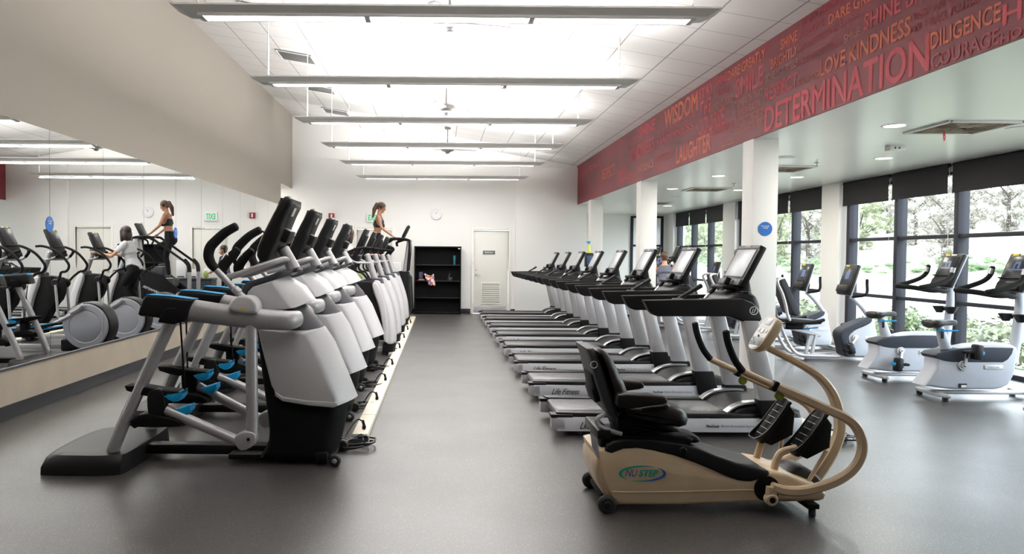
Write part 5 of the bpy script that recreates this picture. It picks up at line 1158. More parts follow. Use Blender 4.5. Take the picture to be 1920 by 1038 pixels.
# ------------------------------------------------------------------ recumbent bikes
def recumbent():
    YC = 11.5; OX = 5.7; yn = 11.35
    t = thing('recumbent_bike', 'nearest grey recumbent bike with a mesh seat back, right of the thick column', 'exercise bike', (OX, YC, 0), 'grey recumbent bikes by the windows')
    m = MB(); bo = prof(yn, [(1638, 596), (1643, 610), (1652, 655), (1650, 667), (1646, 669), (1604, 669), (1600, 655), (1593, 642), (1591, 630), (1605, 617), (1625, 606)])
    m.body(bo, YC, .13, M_bike, .03, .02, 4); bd = m.build('body_shell', t, sharp=.6)
    m = MB(); dk = prof(yn, [(1637, 594), (1638, 604), (1625, 612), (1604, 619), (1594, 628), (1594, 641), (1600, 655), (1605, 669), (1586, 669), (1584, 655), (1580, 640), (1577, 628), (1582, 618), (1600, 609)])
    m.body(chaikin(dk, 1), YC, .134, MATS['slate_plastic'], .02, 0, 4); sub(m, 'dark_cover', bd)
    a, b_ = at(1622, 633, yn), at(1648, 633, yn); m = MB(); m.box(((a[0]+b_[0])/2, YC-.133, a[1]), (b_[0]-a[0]-.02, .006, .045), M_white, .018); sub(m, 'badge', bd)
    for s_ in (-1, 1):
        c = at(1604, 633, yn); m = MB(); m.disc((c[0], YC+s_*.145, c[1]), .048, .03, M_silver, 'y', 24); m.disc((c[0], YC+s_*.165, c[1]), .025, .02, M_chrome, 'y', 16); m.build('crank_hub', t)
        e = (c[0]-.08*(-s_), c[1]-.13*(-s_)); m = MB(); m.bar([(c[0], YC+s_*.17, c[1]), (e[0], YC+s_*.17, e[1])], .018, .03, M_chrome); m.build('crank', t)
        m = MB(); m.box((e[0]-.03, YC+s_*.23, e[1]-.02), (.09, .1, .16), M_black, .02, rot=-.3); m.box((e[0]-.1, YC+s_*.23, e[1]-.04), (.08, .08, .05), M_matte, .012); pd = m.build('pedal', t)
        m = MB(); m.box((e[0]+.02, YC+s_*.23, e[1]-.02), (.03, .06, .035), M_blue, .005); sub(m, 'strap_clip', pd)
    m = MB(); pts = [at(x, y, YC) for x, y in ((1596, 556), (1606, 565), (1617, 577), (1625, 588), (1634, 600), (1636, 606))]
    m.tube([(x, YC, z) for x, z in pts], .034, M_bike, 12, smooth=4); m.build('mast', t)
    c1, c2 = at(1600, 496, YC), at(1581, 552, YC); dx, dz = c1[0]-c2[0], c1[1]-c2[1]; L_ = math.hypot(dx, dz); an = math.atan2(dx, dz)
    cc = Vector(((c1[0]+c2[0])/2, YC, (c1[1]+c2[1])/2)); u_ = Vector((dx/L_, 0, dz/L_)); n_ = Vector((-u_.z, 0, u_.x))
    m = MB(); m.box(cc, (.05, .36, L_), M_black, .022, rot=an); m.box(cc-n_*.028, (.02, .365, L_), M_silver, .008, rot=an); m.box(cc-u_*.15+n_*.03, (.07, .30, .12), M_black, .025, rot=an); con = m.build('console', t, sharp=.5)
    m = MB(); m.box(cc+n_*.027+u_*.05, (.004, .29, .24), M_screen, .001, rot=an); m.box(cc+n_*.03+u_*.06, (.002, .12, .12), mat('screen_emblem', (.10, .16, .33), .3), 0, rot=an); sub(m, 'screen', con)
    m = MB(); m.box(cc+n_*.027+u_*(L_*.44)+Vector((0, .08, 0)), (.004, .09, .024), M_yellow, .001, rot=an); sub(m, 'header_label', con)
    for s_ in (-1, 1):
        m = MB(); pts = [at(x, y, YC) for x, y in ((1597, 556), (1607, 552), (1612, 545), (1612, 534), (1612, 523))]
        m.tube([(pts[0][0], YC+s_*.03, pts[0][1])]+[(x, YC+s_*.20, z) for x, z in pts[1:]], .021, M_foam, 10, smooth=4); m.build('front_handle', t)
    # seat frame rails
    m = MB(); r_ = [at(x, y, yn) for x, y in ((1465, 609), (1543, 629))]; 
    for s_ in (-1, 1): m.bar([(r_[0][0], YC+s_*.07, r_[0][1]), (r_[1][0], YC+s_*.07, r_[1][1])], .04, .06, M_silver)
    m.build('seat_rail', t)
    for s_ in (-1, 1):
        m = MB(); pts = [at(x, y, yn) for x, y in ((1464, 606), (1470, 622), (1478, 640), (1488, 656), (1502, 665), (1530, 667), (1575, 668))]
        m.tube([(x, YC+s_*.12, z) for x, z in pts], .026, M_silver, 10, smooth=4); m.build('frame_tube', t)
        m = MB(); pts = [at(x, y, yn) for x, y in ((1534, 628), (1525, 666))]; m.bar([(x, YC+s_*.09, z) for x, z in pts], .04, .05, M_silver); m.build('front_strut', t)
    m = MB(); a, b_ = at(1468, 671, yn), at(1650, 671, yn); m.slab(a[0], b_[0], YC-.05, YC+.05, .035, .07, M_silver, .01); m.build('base_rail', t)
    for x_ in (at(1486, 670, YC)[0], at(1645, 670, YC)[0]): m = MB(); m.slab(x_-.045, x_+.045, YC-.28, YC+.28, .02, .055, M_silver, .012); m.build('cross_foot', t)
    # seat
    m = MB(); st = prof(yn, [(1472, 598), (1485, 597), (1510, 599), (1532, 600), (1540, 603), (1536, 607), (1515, 608), (1490, 607), (1474, 605)]); m.body(st, YC, .21, M_black, .02, .01, 4); seat = m.build('seat', t, sharp=.9)
    m = MB(); m.slab(at(1468, 606, YC)[0], at(1500, 606, YC)[0], YC-.12, YC+.12, at(1468, 616, YC)[1], at(1468, 606, YC)[1], M_matte, .015); sub(m, 'seat_carriage', seat)
    m = MB(); bk = prof(yn, [(1462, 524), (1471, 522), (1476, 532), (1484, 552), (1493, 572), (1498, 585), (1494, 592), (1486, 588), (1478, 570), (1470, 548), (1464, 536)])
    m.body(bk, YC, .19, mat('mesh_fabric', (.035, .035, .04), .8, bump=.5, scale=200), .015, 0, 4); m.build('backrest', t)
    for s_ in (-1, 1):
        m = MB(); pts = [at(x, y, yn) for x, y in ((1474, 523), (1462, 522), (1455, 526), (1457, 535), (1464, 550), (1470, 570), (1474, 590), (1478, 600))]
        m.tube([(pts[0][0], YC+s_*.08, pts[0][1]), (pts[1][0], YC+s_*.17, pts[1][1])]+[(x, YC+s_*.20, z) for x, z in pts[2:]], .022, M_silver, 10, smooth=4); m.build('back_frame', t)
        m = MB(); pts = [at(x, y, yn) for x, y in ((1480, 602), (1505, 603), (1525, 601), (1537, 598))]; m.tube([(x, YC+s_*.28, z) for x, z in pts], [.018, .02, .026, .024], M_foam, 10, smooth=3); m.build('side_grip', t)
    m = MB(); a, b_ = at(1507, 617, yn), at(1531, 613, yn); m.tube([(a[0], YC-.12, a[1]), (b_[0], YC-.2, b_[1])], .014, M_blue, 8, flat=(1, .7)); m.build('blue_lever', t)
    return t
R1 = recumbent()
for y, lb in ((12.9, 'second nearest grey recumbent bike, its console beside the white wall pier'), (14.3, 'third recumbent bike, hidden mostly behind the thick white column'), (15.9, 'fourth recumbent bike, seen between the treadmill posts left of the thick column')):
    copy_tree(R1, (5.70, y, 0), lb)
copy_tree(R1, (5.84, 17.5, 0), 'farthest recumbent bike, its console visible between the two nearest treadmill consoles')

# cleaning station beside the last column
t = thing('wipe_stand', 'black wipe stand by the farthest column behind the treadmill consoles', 'stand', (3.42, 17.9, 0))
x_, z_ = at(1105, 474, 17.8)
m = MB(); m.slab(x_-.09, x_+.09, 17.75, 17.95, z_-.32, z_, M_black, .02); m.build('bin_box', t)
m = MB(); m.tube([(x_, 17.85, z_-.3), (x_, 17.85, .03)], .03, M_black, 10); m.build('stand_pole', t)
m = MB(); m.disc((x_, 17.85, .015), .18, .03, M_black, 'z', 24); m.build('stand_base', t)
m = MB(); m.slab(x_-.07, x_+.07, 17.745, 17.752, z_-.27, z_-.06, mat('navy_panel', (.03, .06, .14), .4), .002); m.build('front_panel', t)
t = thing('spray_bottle', 'spray bottle of yellow liquid with a blue trigger on the black wipe stand', 'bottle', (x_, 17.85, z_))
m = MB(); m.lathe((x_, 17.85, z_), [(0, 0), (.04, 0), (.042, .02), (.042, .10), (.036, .13), (.018, .19), (.016, .21), (0, .21)], mat('yellow_liquid', (.75, .80, .12), .2), 'z', 18); m.build('bottle_body', t)
m = MB(); m.box((x_-.01, 17.85, z_+.25), (.09, .03, .04), M_blue, .01); m.box((x_, 17.85, z_+.22), (.035, .035, .03), M_blue, .005); m.box((x_-.035, 17.85, z_+.215), (.012, .015, .06), M_white, .003, rot=.3); m.build('trigger_head', t)
# dispenser on the column
t = thing('wall_dispenser', 'dark dispenser on the thick column behind the nearest treadmill console', 'dispenser', (3.52, 8.98, 1.5))
m = MB(); m.box((3.49, 8.98, 1.49), (.13, .13, .22), M_dgrey, .03); m.build('case', t)
m = MB(); m.box((3.47, 8.90, 1.42), (.06, .03, .04), M_black, .008); m.build('push_bar', t)
# supply cart by the back wall (seen in the mirror)
t = thing('supply_cart', 'small dark cart with white boxes, seen in the mirror beside the man', 'cart', (-1.45, 19.85, 0))
m = MB(); m.slab(-1.95, -.95, 19.6, 20.1, .84, .88, M_dgrey, .01); m.build('cart_top', t)
m = MB(); m.slab(-1.93, -.97, 19.62, 20.08, .12, .84, MATS['slate_plastic'], .01); m.build('cabinet', t)
for x in (-1.88, -1.02):
    for y in (19.66, 20.04): m = MB(); m.disc((x, y, .05), .05, .03, M_rubber, 'x', 16); m.tube([(x, y, .1), (x, y, .14)], .012, M_dgrey, 6); m.build('caster', t)
for (x, w_, h_, lb) in ((-1.12, .26, .45, 'tall white dispenser box on the supply cart'), (-1.42, .25, .22, 'low white box in the middle of the supply cart')):
    t = thing('dispenser_box', lb, 'box', (x, 19.85, .88)); m = MB(); m.slab(x-w_/2, x+w_/2, 19.72, 19.98, .88, .88+h_, M_white, .015); m.build('case', t); m = MB(); m.slab(x-w_/3, x+w_/3, 19.71, 19.72, .90, .93, M_dgrey, .002); m.build('slot', t)
m = MB(); m.lathe((-1.74, 19.85, .88), [(0, 0), (.07, 0), (.075, .02), (.075, .2), (.03, .26), (.03, .3), (0, .3)], M_white, 'z', 20); tag(m.build('jug', None, (-1.74, 19.85, .88)), 'round white jug at the end of the supply cart by the man', 'jug')

# ------------------------------------------------------------------ people
def capsule(m, p0, r0, p1, r1, mt, seg=14, fx=(1, 1)):
    a, b = Vector(p0), Vector(p1); d = (b-a)
    if d.length < 1e-5: d = Vector((0, 0, 1e-4))
    dn = d.normalized(); pts = []; rs = []
    for k in range(4): t = PI/2*k/4; pts.append(a-dn*r0*math.cos(t)); rs.append(max(.001, r0*math.sin(t)))
    for k in range(5): pts.append(a+d*k/4); rs.append(r0+(r1-r0)*k/4)
    for k in range(1, 5): t = PI/2*k/4; pts.append(b+dn*r1*math.sin(t)); rs.append(max(.001, r1*math.cos(t)))
    up = Vector((0, 1, 0)) if abs(dn.y) < .9 else Vector((1, 0, 0)); u = (up-dn*up.dot(dn)).normalized(); w = dn.cross(u)
    v = [tuple(p+u*math.cos(2*PI*k/seg)*r*fx[0]+w*math.sin(2*PI*k/seg)*r*fx[1]) for p, r in zip(pts, rs) for k in range(seg)]
    n = len(pts); f = [[i*seg+k, i*seg+(k+1) % seg, (i+1)*seg+(k+1) % seg, (i+1)*seg+k] for i in range(n-1) for k in range(seg)]
    f += [list(range(seg))[::-1], [(n-1)*seg+k for k in range(seg)]]
    m.add(v, f, mt)
def ellipsoid(m, c, ax, mt, seg=18, rg=12):
    """ax: three scaled axis vectors"""
    c = Vector(c); v = []; f = []
    for i in range(rg+1):
        t = PI*i/rg; rr_ = max(.02, math.sin(t))
        for k in range(seg): a = 2*PI*k/seg; v.append(tuple(c+ax[0]*rr_*math.cos(a)+ax[1]*rr_*math.sin(a)+ax[2]*math.cos(t)))
    f = [[i*seg+k, i*seg+(k+1) % seg, (i+1)*seg+(k+1) % seg, (i+1)*seg+k] for i in range(rg) for k in range(seg)]+[list(range(seg)), [rg*seg+k for k in range(seg)][::-1]]
    m.add(v, f, mt)
def torso(m, rings, side, mt, seg=20):
    v = []; n = len(rings); f = []
    for (c, hw, hd, fw) in rings:
        for k in range(seg):
            a = 2*PI*k/seg; v.append(tuple(Vector(c)+side*hw*math.cos(a)+fw*hd*math.sin(a)))
    f = [[i*seg+k, i*seg+(k+1) % seg, (i+1)*seg+(k+1) % seg, (i+1)*seg+k] for i in range(n-1) for k in range(seg)]+[list(range(seg))[::-1], [(n-1)*seg+k for k in range(seg)]]
    m.add(v, f, mt)
def person(label, J, f, skin, cloth, clothmats, hair, hairmat, female=True, look=None, grp=None):
    f = Vector(f).normalized(); s = Vector((0, 0, 1)).cross(f); Z = Vector((0, 0, 1))
    pel, chs, nk, hd = [Vector(J[k]) for k in ('pelvis', 'chest', 'neck', 'head')]
    t = thing('person', label, 'person', (pel.x, pel.y, J.get('base', 0)), grp)
    m = MB(); bones = []
    lk = Vector(look or f).normalized(); up = (chs-pel).normalized(); tf = s.cross(up).normalized()*1
    if tf.dot(f) < 0: tf = -tf
    hipw, wst, shw, dep = (.178, .125, .165, .112) if female else (.155, .14, .175, .115)
    L = (nk-pel).length
    R_ = [(pel-up*.10, hipw*.72, .085), (pel-up*.04, hipw, .118), (pel+up*.05, hipw*.93, .112), (pel+up*L*.33, wst, .085), (pel+up*L*.5, wst*1.08, .09), (chs-up*.02, shw*.95, dep+.012), (chs+up*.08, shw, dep), (nk-up*.055, shw*.72, .07), (nk-up*.015, .062, .055)]
    torso(m, [(c, a, b, tf) for c, a, b in R_], s, M_white)
    if female:
        for g in (-1, 1): ellipsoid(m, chs+tf*.085+s*g*.065-up*.0, [s*.055, tf*.052, up*.058], M_white)
    ellipsoid(m, pel-tf*.06-up*.03, [s*.15, tf*.075, up*.1], M_white)
    bones.append(('torso', pel-up*.1, nk-up*.02, .1))
    capsule(m, nk-up*.03, .055, hd-Z*.05-lk*.025, .050, M_white); bones.append(('neck', nk, hd-Z*.06, .05))
    lk = Vector(look or f).normalized(); hs = Z.cross(lk).normalized(); hu = lk.cross(hs)
    ellipsoid(m, hd+hu*.015, [hs*.079, lk*.097, hu*.104], M_white); ellipsoid(m, hd-hu*.062+lk*.034, [hs*.054, lk*.062, hu*.062], M_white)
    capsule(m, hd+lk*.088+hu*.01, .008, hd+lk*.108-hu*.022, .013, M_white, 8)
    capsule(m, hd+lk*.076-hu*.062+hs*.018, .007, hd+lk*.076-hu*.062-hs*.018, .007, M_white, 8)
    for g in (-1, 1): ellipsoid(m, hd+hs*g*.076-hu*.005-lk*.005, [hs*.012, lk*.018, hu*.032], M_white, 8, 6); ellipsoid(m, hd+lk*.07+hs*g*.032+hu*.028, [hs*.03, lk*.014, hu*.009], M_white, 8, 6)
    bones.append(('head', hd-hu*.06, hd+hu*.05, .09))
    k_ = 1.0 if not female else .88
    for g, nm in ((1, 'l'), (-1, 'r')):
        sh = Vector(J.get('sh'+nm, nk-up*.075+s*g*(shw+.02))); el, wr = Vector(J['el'+nm]), Vector(J['wr'+nm])
        ellipsoid(m, sh, [s*.058*k_, tf*.055*k_, Z*.058*k_], M_white)
        capsule(m, sh, .050*k_, el, .037*k_, M_white); capsule(m, el, .038*k_, wr, .025*k_, M_white)
        bones += [('uarm', sh, el, .045), ('farm', el, wr, .032)]
        d = (wr-el).normalized(); hdv = Vector(J.get('hd'+nm, d)).normalized(); ac = hdv.cross(Z).normalized() if abs(hdv.z) < .95 else s.copy()
        pn = ac.cross(hdv)
        if pn.z > 0: pn = -pn
        pc = wr+hdv*.045; ellipsoid(m, pc, [ac*.038, pn*.016, hdv*.052], M_white, 12, 8)
        for q, (o_, ln) in enumerate(((-.028, .030), (-.010, .034), (.009, .032), (.027, .025))):
            a = wr+hdv*.085+ac*o_; b_ = a+hdv*ln+pn*.008; c_ = b_+(hdv*.25+pn).normalized()*ln*.9; e_ = c_+(pn-hdv*.6).normalized()*ln*.6
            for p_, r0, q_, r1 in ((a, .0088, b_, .0084), (b_, .0084, c_, .008), (c_, .008, e_, .007)): capsule(m, p_, r0, q_, r1, M_white, 8)
        th = wr+hdv*.03-ac*.034*g; capsule(m, th, .012, th+hdv*.03-ac*.02*g+pn*.01, .010, M_white, 8); capsule(m, th+hdv*.03-ac*.02*g+pn*.01, .010, th+hdv*.055-ac*.01*g+pn*.02, .008, M_white, 8)
        bones.append(('hand', wr, wr+hdv*.12, .02))
        hp = Vector(J.get('hp'+nm, pel-up*.06+s*g*.085)); kn, an = Vector(J['kn'+nm]), Vector(J['an'+nm]); ft = Vector(J.get('ft'+nm, f)).normalized()
        capsule(m, hp, .088 if female else .085, kn, .056, M_white); md = kn.lerp(an, .3); capsule(m, kn, .054, md-(f*.012), .053, M_white); capsule(m, md-(f*.012), .053, an, .035, M_white)
        bones += [('thigh', hp, kn, .08), ('shin', kn, an, .05)]
        capsule(m, an-Z*.045-ft*.04, .034, an-Z*.055+ft*.11, .033, M_white, fx=(1.15, .9)); capsule(m, an, .036, an-Z*.05, .036, M_white); capsule(m, an-Z*.06+ft*.11, .032, an-Z*.062+ft*.165, .026, M_white, fx=(1.3, .8))
        bones.append(('foot', an-Z*.05-ft*.05, an-Z*.05+ft*.17, .035))
    tmp = m.build('tmp', None, None, weld=False)
    md_ = tmp.modifiers.new('r', 'REMESH'); md_.mode = 'VOXEL'; md_.voxel_size = .0075; md_.use_smooth_shade = True
    sm_ = tmp.modifiers.new('s', 'SMOOTH'); sm_.factor = .5; sm_.iterations = 3
    me = bpy.data.meshes.new_from_object(tmp.evaluated_get(bpy.context.evaluated_depsgraph_get()))
    om = tmp.data; bpy.data.objects.remove(tmp); bpy.data.meshes.remove(om)
    me.materials.clear(); me.materials.append(skin); me.name = 'body'
    O = Vector(t['org'])
    W_ = [v.co.copy() for v in me.vertices]; Nn = [v.normal.copy() for v in me.vertices]
    cl = []
    for p in W_:
        best = None
        for (bn, a, b_, r) in bones:
            d = b_-a; tt = max(0, min(1, (p-a).dot(d)/d.length_squared)); dist = (p-(a+d*tt)).length-r
            if best is None or dist < best[0]: best = (dist, bn, tt)
        cl.append(cloth(best[1], best[2], p))
    for cn, cm in clothmats.items():
        th_ = .018 if cn in ('shirt',) else .008
        vi = {}; V = []; Fq = []
        for pl in me.polygons:
            if all(cl[i] == cn for i in pl.vertices):
                q = []
                for i in pl.vertices:
                    if i not in vi: vi[i] = len(V); V.append(W_[i]+Nn[i]*th_)
                    q.append(vi[i])
                Fq.append(q)
        if not Fq: continue
        ob = MB().add(V, Fq, cm); ob = ob.build(cn, t, sharp=2, weld=False)
        so = ob.modifiers.new('thick', 'SOLIDIFY'); so.thickness = .006; so.offset = -1
        sm2 = ob.modifiers.new('s', 'SMOOTH'); sm2.iterations = 4
    me.transform(Matrix.Translation(-O))
    bo = bpy.data.objects.new('body', me); C.objects.link(bo); bo.parent = t
    # hair
    m = MB(); hair(m, hd, lk, hs, hu, hairmat); m.build('hair', t, sharp=2)
    m = MB()
    for g in (-1, 1): ellipsoid(m, hd+lk*.083+hs*g*.031+hu*.012, [hs*.013, lk*.009, hu*.007], M_black, 8, 6)
    m.build('eyes', t)
    return t, (hd, lk, hs, hu)
M_skin = mat('skin_light', (.55, .29, .19), .5); M_skin2 = mat('skin_tan', (.42, .20, .12), .5)
M_hairb = mat('brown_hair', (.075, .038, .02), .5, var=.5, scale=120, bump=.4); M_haird = mat('dark_hair', (.03, .015, .013), .4, var=.4, scale=120, bump=.4)
M_legg = mat('black_leggings', (.006, .006, .008), .7, spec=.2); M_tee = mat('white_cotton', (.72, .72, .74), .8, bump=.4, scale=30)
M_bra = mat('black_sports_bra', (.008, .008, .01), .6); M_tank = mat('slate_tank_top', (.11, .12, .16), .8, var=.1, scale=60); M_navy = mat('navy_shirt', (.03, .025, .07), .8)
M_shoe = mat('black_shoe', (.02, .02, .024), .5)
def hair_pony(m, h, l, s, u, mt):
    ellipsoid(m, h+u*.038-l*.012, [s*.088, l*.101, u*.093], mt); ellipsoid(m, h-l*.05-u*.0, [s*.068, l*.055, u*.075], mt)
    b = h-l*.085+u*.03; capsule(m, b, .028, b-l*.035, .042, mt); capsule(m, b-l*.035, .048, b-l*.05-u*.13, .050, mt); capsule(m, b-l*.05-u*.13, .050, b-l*.02-u*.30, .022, mt)
def hair_bob(m, h, l, s, u, mt):
    ellipsoid(m, h+u*.028-l*.025, [s*.098, l*.108, u*.105], mt); ellipsoid(m, h-l*.05-u*.06, [s*.105, l*.075, u*.15], mt)
    for g in (-1, 1): capsule(m, h+s*g*.07-l*.0+u*.02, .038, h+s*g*.08-l*.0-u*.15, .030, mt)
    capsule(m, h-l*.06-u*.13-s*.05, .035, h-l*.06-u*.13+s*.05, .035, mt)
def hair_short(m, h, l, s, u, mt):
    ellipsoid(m, h+u*.036-l*.014, [s*.087, l*.099, u*.095], mt); ellipsoid(m, h-l*.045-u*.015, [s*.072, l*.052, u*.07], mt)
# woman on the stair climber
Yw = 17.88
t, (h_, l_, s_, u_) = person('woman with a brown ponytail and black sports bra on the stair climber', dict(base=.93, pelvis=(-1.50, Yw, 1.84), chest=(-1.43, Yw, 2.20), neck=(-1.41, Yw, 2.45), head=(-1.365, Yw, 2.60),
    ell=(-1.34, Yw+.27, 2.13), wrl=(-1.13, Yw+.26, 1.96), hdl=(.8, .2, -.4), elr=(-1.34, Yw-.27, 2.13), wrr=(-1.13, Yw-.22, 1.965), hdr=(.8, .1, -.4),
    knl=(-1.12, Yw+.10, 1.64), anl=(-1.36, Yw+.12, 1.29), knr=(-1.42, Yw-.10, 1.42), anr=(-1.50, Yw-.10, 1.03)), (1, 0, 0), M_skin2,
    lambda b, tt, p: 'shoes' if b == 'foot' else ('leggings' if b in ('thigh', 'shin') or (b == 'torso' and p.z < 2.02) else ('sports_bra' if b == 'torso' and 2.13 < p.z < 2.30 else None)),
    {'shoes': M_shoe, 'leggings': M_legg, 'sports_bra': M_bra}, hair_pony, M_hairb, look=(.9, 0, -.35))
m = MB()
for (x, y, z) in ((-1.36, Yw+.12, 1.225), (-1.50, Yw-.10, .965)): m.box((x+.05, y, z-.028), (.27, .095, .02), M_white, .008)
m.build('shoe_soles', t)
m = MB()
for g in (-1, 1): m.tube([Vector((-1.40, Yw+g*.07, 2.28))+Vector((.09, 0, 0)), (-1.40, Yw+g*.075, 2.43), (-1.50, Yw+g*.05, 2.32)], .007, M_bra, 6, smooth=4)
m.build('shoulder_straps', t)
m = MB(); P = [h_+u_*(.03+.085*math.cos(a))+s_*(.088*math.sin(a))-l_*.01 for a in [PI*2*k/20 for k in range(-5, 6)]]; m.tube([h_+u_*.11*math.cos(a)+s_*.092*math.sin(a)-l_*.01 for a in [-PI/2+PI*k/10 for k in range(11)]], .007, M_black, 6)
for g in (-1, 1): m.disc((h_+s_*g*.092-u_*.0)[:], .032, .022, M_black, 'y', 16)
tag(m.build('headphones', None, (h_.x, h_.y, h_.z)), 'black headphones on the head of the woman with the ponytail', 'headphones')
# woman in white
Yw = 14.75
person('woman with dark hair, white t-shirt and black trousers on an elliptical', dict(base=.35, pelvis=(-1.89, Yw, 1.22), chest=(-1.81, Yw, 1.52), neck=(-1.77, Yw, 1.74), head=(-1.73, Yw, 1.895),
    ell=(-1.55, Yw+.27, 1.46), wrl=(-1.30, Yw+.27, 1.50), elr=(-1.58, Yw-.28, 1.44), wrr=(-1.33, Yw-.29, 1.50), hdl=(1, 0, .2), hdr=(1, 0, .2),
    knl=(-1.77, Yw+.12, .84), anl=(-1.93, Yw+.15, .43), knr=(-1.71, Yw-.12, .88), anr=(-1.91, Yw-.15, .50)), (1, 0, 0), M_skin,
    lambda b, tt, p: 'shoes' if b == 'foot' else ('trousers' if b in ('thigh', 'shin') or (b == 'torso' and p.z < 1.20) else ('shirt' if (b == 'torso' and p.z < 1.745) or (b == 'uarm' and tt < .62) else None)),
    {'shoes': M_shoe, 'trousers': M_legg, 'shirt': M_tee}, hair_bob, M_haird, look=(.8, .6, -.1))
# man seen in the mirror
Yw = 19.2; Xw = -2.42
t, (h_, l_, s_, u_) = person('man in a dark shirt and face mask, seen in the mirror by the supply cart', dict(pelvis=(Xw, Yw, .93), chest=(Xw+.03, Yw, 1.24), neck=(Xw+.05, Yw, 1.46), head=(Xw+.07, Yw, 1.60),
    ell=(Xw+.12, Yw+.26, 1.15), wrl=(Xw+.34, Yw+.2, 1.08), elr=(Xw+.10, Yw-.26, 1.15), wrr=(Xw+.33, Yw-.18, 1.05),
    knl=(Xw+.03, Yw+.1, .50), anl=(Xw, Yw+.11, .09), knr=(Xw+.03, Yw-.1, .50), anr=(Xw+.03, Yw-.12, .09)), (1, 0, 0), M_skin2,
    lambda b, tt, p: 'shoes' if b == 'foot' else ('trousers' if b in ('thigh', 'shin') or (b == 'torso' and p.z < .95) else ('shirt' if (b == 'torso' and p.z < 1.45) or (b == 'uarm' and tt < .75) else None)),
    {'shoes': M_shoe, 'trousers': M_legg, 'shirt': M_navy}, hair_short, M_haird, female=False)
m = MB(); ellipsoid(m, h_+l_*.062-u_*.05, [s_*.062, l_*.06, u_*.048], mat('blue_mask', (.45, .58, .68), .7)); m.build('face_mask', t)
m = MB(); ellipsoid(m, Vector((Xw+.45, Yw-.16, .99)), [Vector((.07, 0, .02)), Vector((0, .06, 0)), Vector((0, 0, .10))], mat('lime_cloth', (.45, .60, .18), .8, bump=.6, scale=18), 10, 7)
tag(m.build('cleaning_cloth', None, (Xw+.45, Yw-.16, .99), sharp=2), 'lime green cleaning cloth in the hand of the man in the mirror', 'cloth')
# man in the grey tank top on an upright bike in the annex
px_, py_ = 4.80, 16.45; fd = Vector((.12, .993, 0)).normalized()
c = copy_tree(B1, (px_+fd.x*.38, py_+fd.y*.38, 0), 'upright bike under the man in the grey tank top', 'upright bikes in the annex'); c.rotation_euler = (0, 0, math.atan2(fd.y, fd.x))
sd = Vector((0, 0, 1)).cross(fd); B_ = Vector((px_, py_, 0))
def L_(f_, s__, z): p = B_+fd*f_+sd*s__; return (p.x, p.y, z)
person('man with short brown hair in a slate tank top, back to the camera', dict(base=.3, pelvis=L_(-.02, 0, .90), chest=L_(.10, 0, 1.17), neck=L_(.17, 0, 1.36), head=L_(.20, 0, 1.50),
    shl=L_(.14, .215, 1.30), shr=L_(.14, -.215, 1.30), ell=L_(.25, .30, 1.08), wrl=L_(.48, .25, 1.17), elr=L_(.25, -.30, 1.08), wrr=L_(.48, -.25, 1.17),
    hpl=L_(.02, .09, .86), hpr=L_(.02, -.09, .86), knl=L_(.42, .14, .78), anl=L_(.38, .20, .42), knr=L_(.36, -.14, .62), anr=L_(.24, -.20, .20)), fd, M_skin,
    lambda b, tt, p: 'shoes' if b == 'foot' else ('shorts' if b == 'thigh' or (b == 'torso' and p.z < .93) else ('tank_top' if (b == 'torso' and p.z < 1.33) else None)),
    {'shoes': M_shoe, 'shorts': M_navy, 'tank_top': M_tank}, hair_short, M_hairb, female=False)

# ------------------------------------------------------------------ outdoors
def terr(x, y):
    if x < 10: z = -.25-.05*(x-7.4)
    elif x < 24: z = -.38-2.4*((x-10)/14)
    elif x < 60: z = -2.78+4.6*((x-24)/36)
    else: z = 1.82+.20*(x-60)
    return z+.25*math.sin(x*.31+y*.17)*min(1, max(0, (x-9)/6))+.12*math.sin(y*.7+x*.5)*min(1, max(0, (x-9)/6))
gmt = bpy.data.materials.new('dry_grass_slope'); gmt.use_nodes = True; nt = gmt.node_tree; b = nt.nodes['Principled BSDF']; b.inputs['Roughness'].default_value = .95
tc = nt.nodes.new('ShaderNodeTexCoord'); n1 = nt.nodes.new('ShaderNodeTexNoise'); n1.inputs['Scale'].default_value = .09; n1.inputs['Detail'].default_value = 6; nt.links.new(tc.outputs['Object'], n1.inputs['Vector'])
r = nt.nodes.new('ShaderNodeValToRGB'); r.color_ramp.elements[0].position = .36; r.color_ramp.elements[0].color = (.13, .16, .09, 1); r.color_ramp.elements[1].position = .47; r.color_ramp.elements[1].color = (.36, .34, .29, 1)
nt.links.new(n1.outputs['Fac'], r.inputs['Fac']); nt.links.new(r.outputs['Color'], b.inputs['Base Color'])
xs = [7.5+.8*k for k in range(20)]+[24+2.5*k for k in range(15)]+[62+5*k for k in range(20)]; ys = [-20+4*k for k in range(90)]
V = [(x, y, terr(x, y)) for x in xs for y in ys]; ny = len(ys)
m = MB(); m.add(V, [[i*ny+j, (i+1)*ny+j, (i+1)*ny+j+1, i*ny+j+1] for i in range(len(xs)-1) for j in range(ny-1)], gmt)
o = m.build('ground', None, None, sharp=2); o['kind'] = 'structure'
def leafm(name, c): return mat(name, c, .8, var=.3, scale=1.3)
LM = [leafm('foliage_mid', (.17, .24, .13)), leafm('foliage_pale', (.28, .31, .19)), leafm('foliage_grey', (.33, .31, .27))]
M_bark = mat('bark', (.07, .055, .045), .9, var=.3, scale=8)
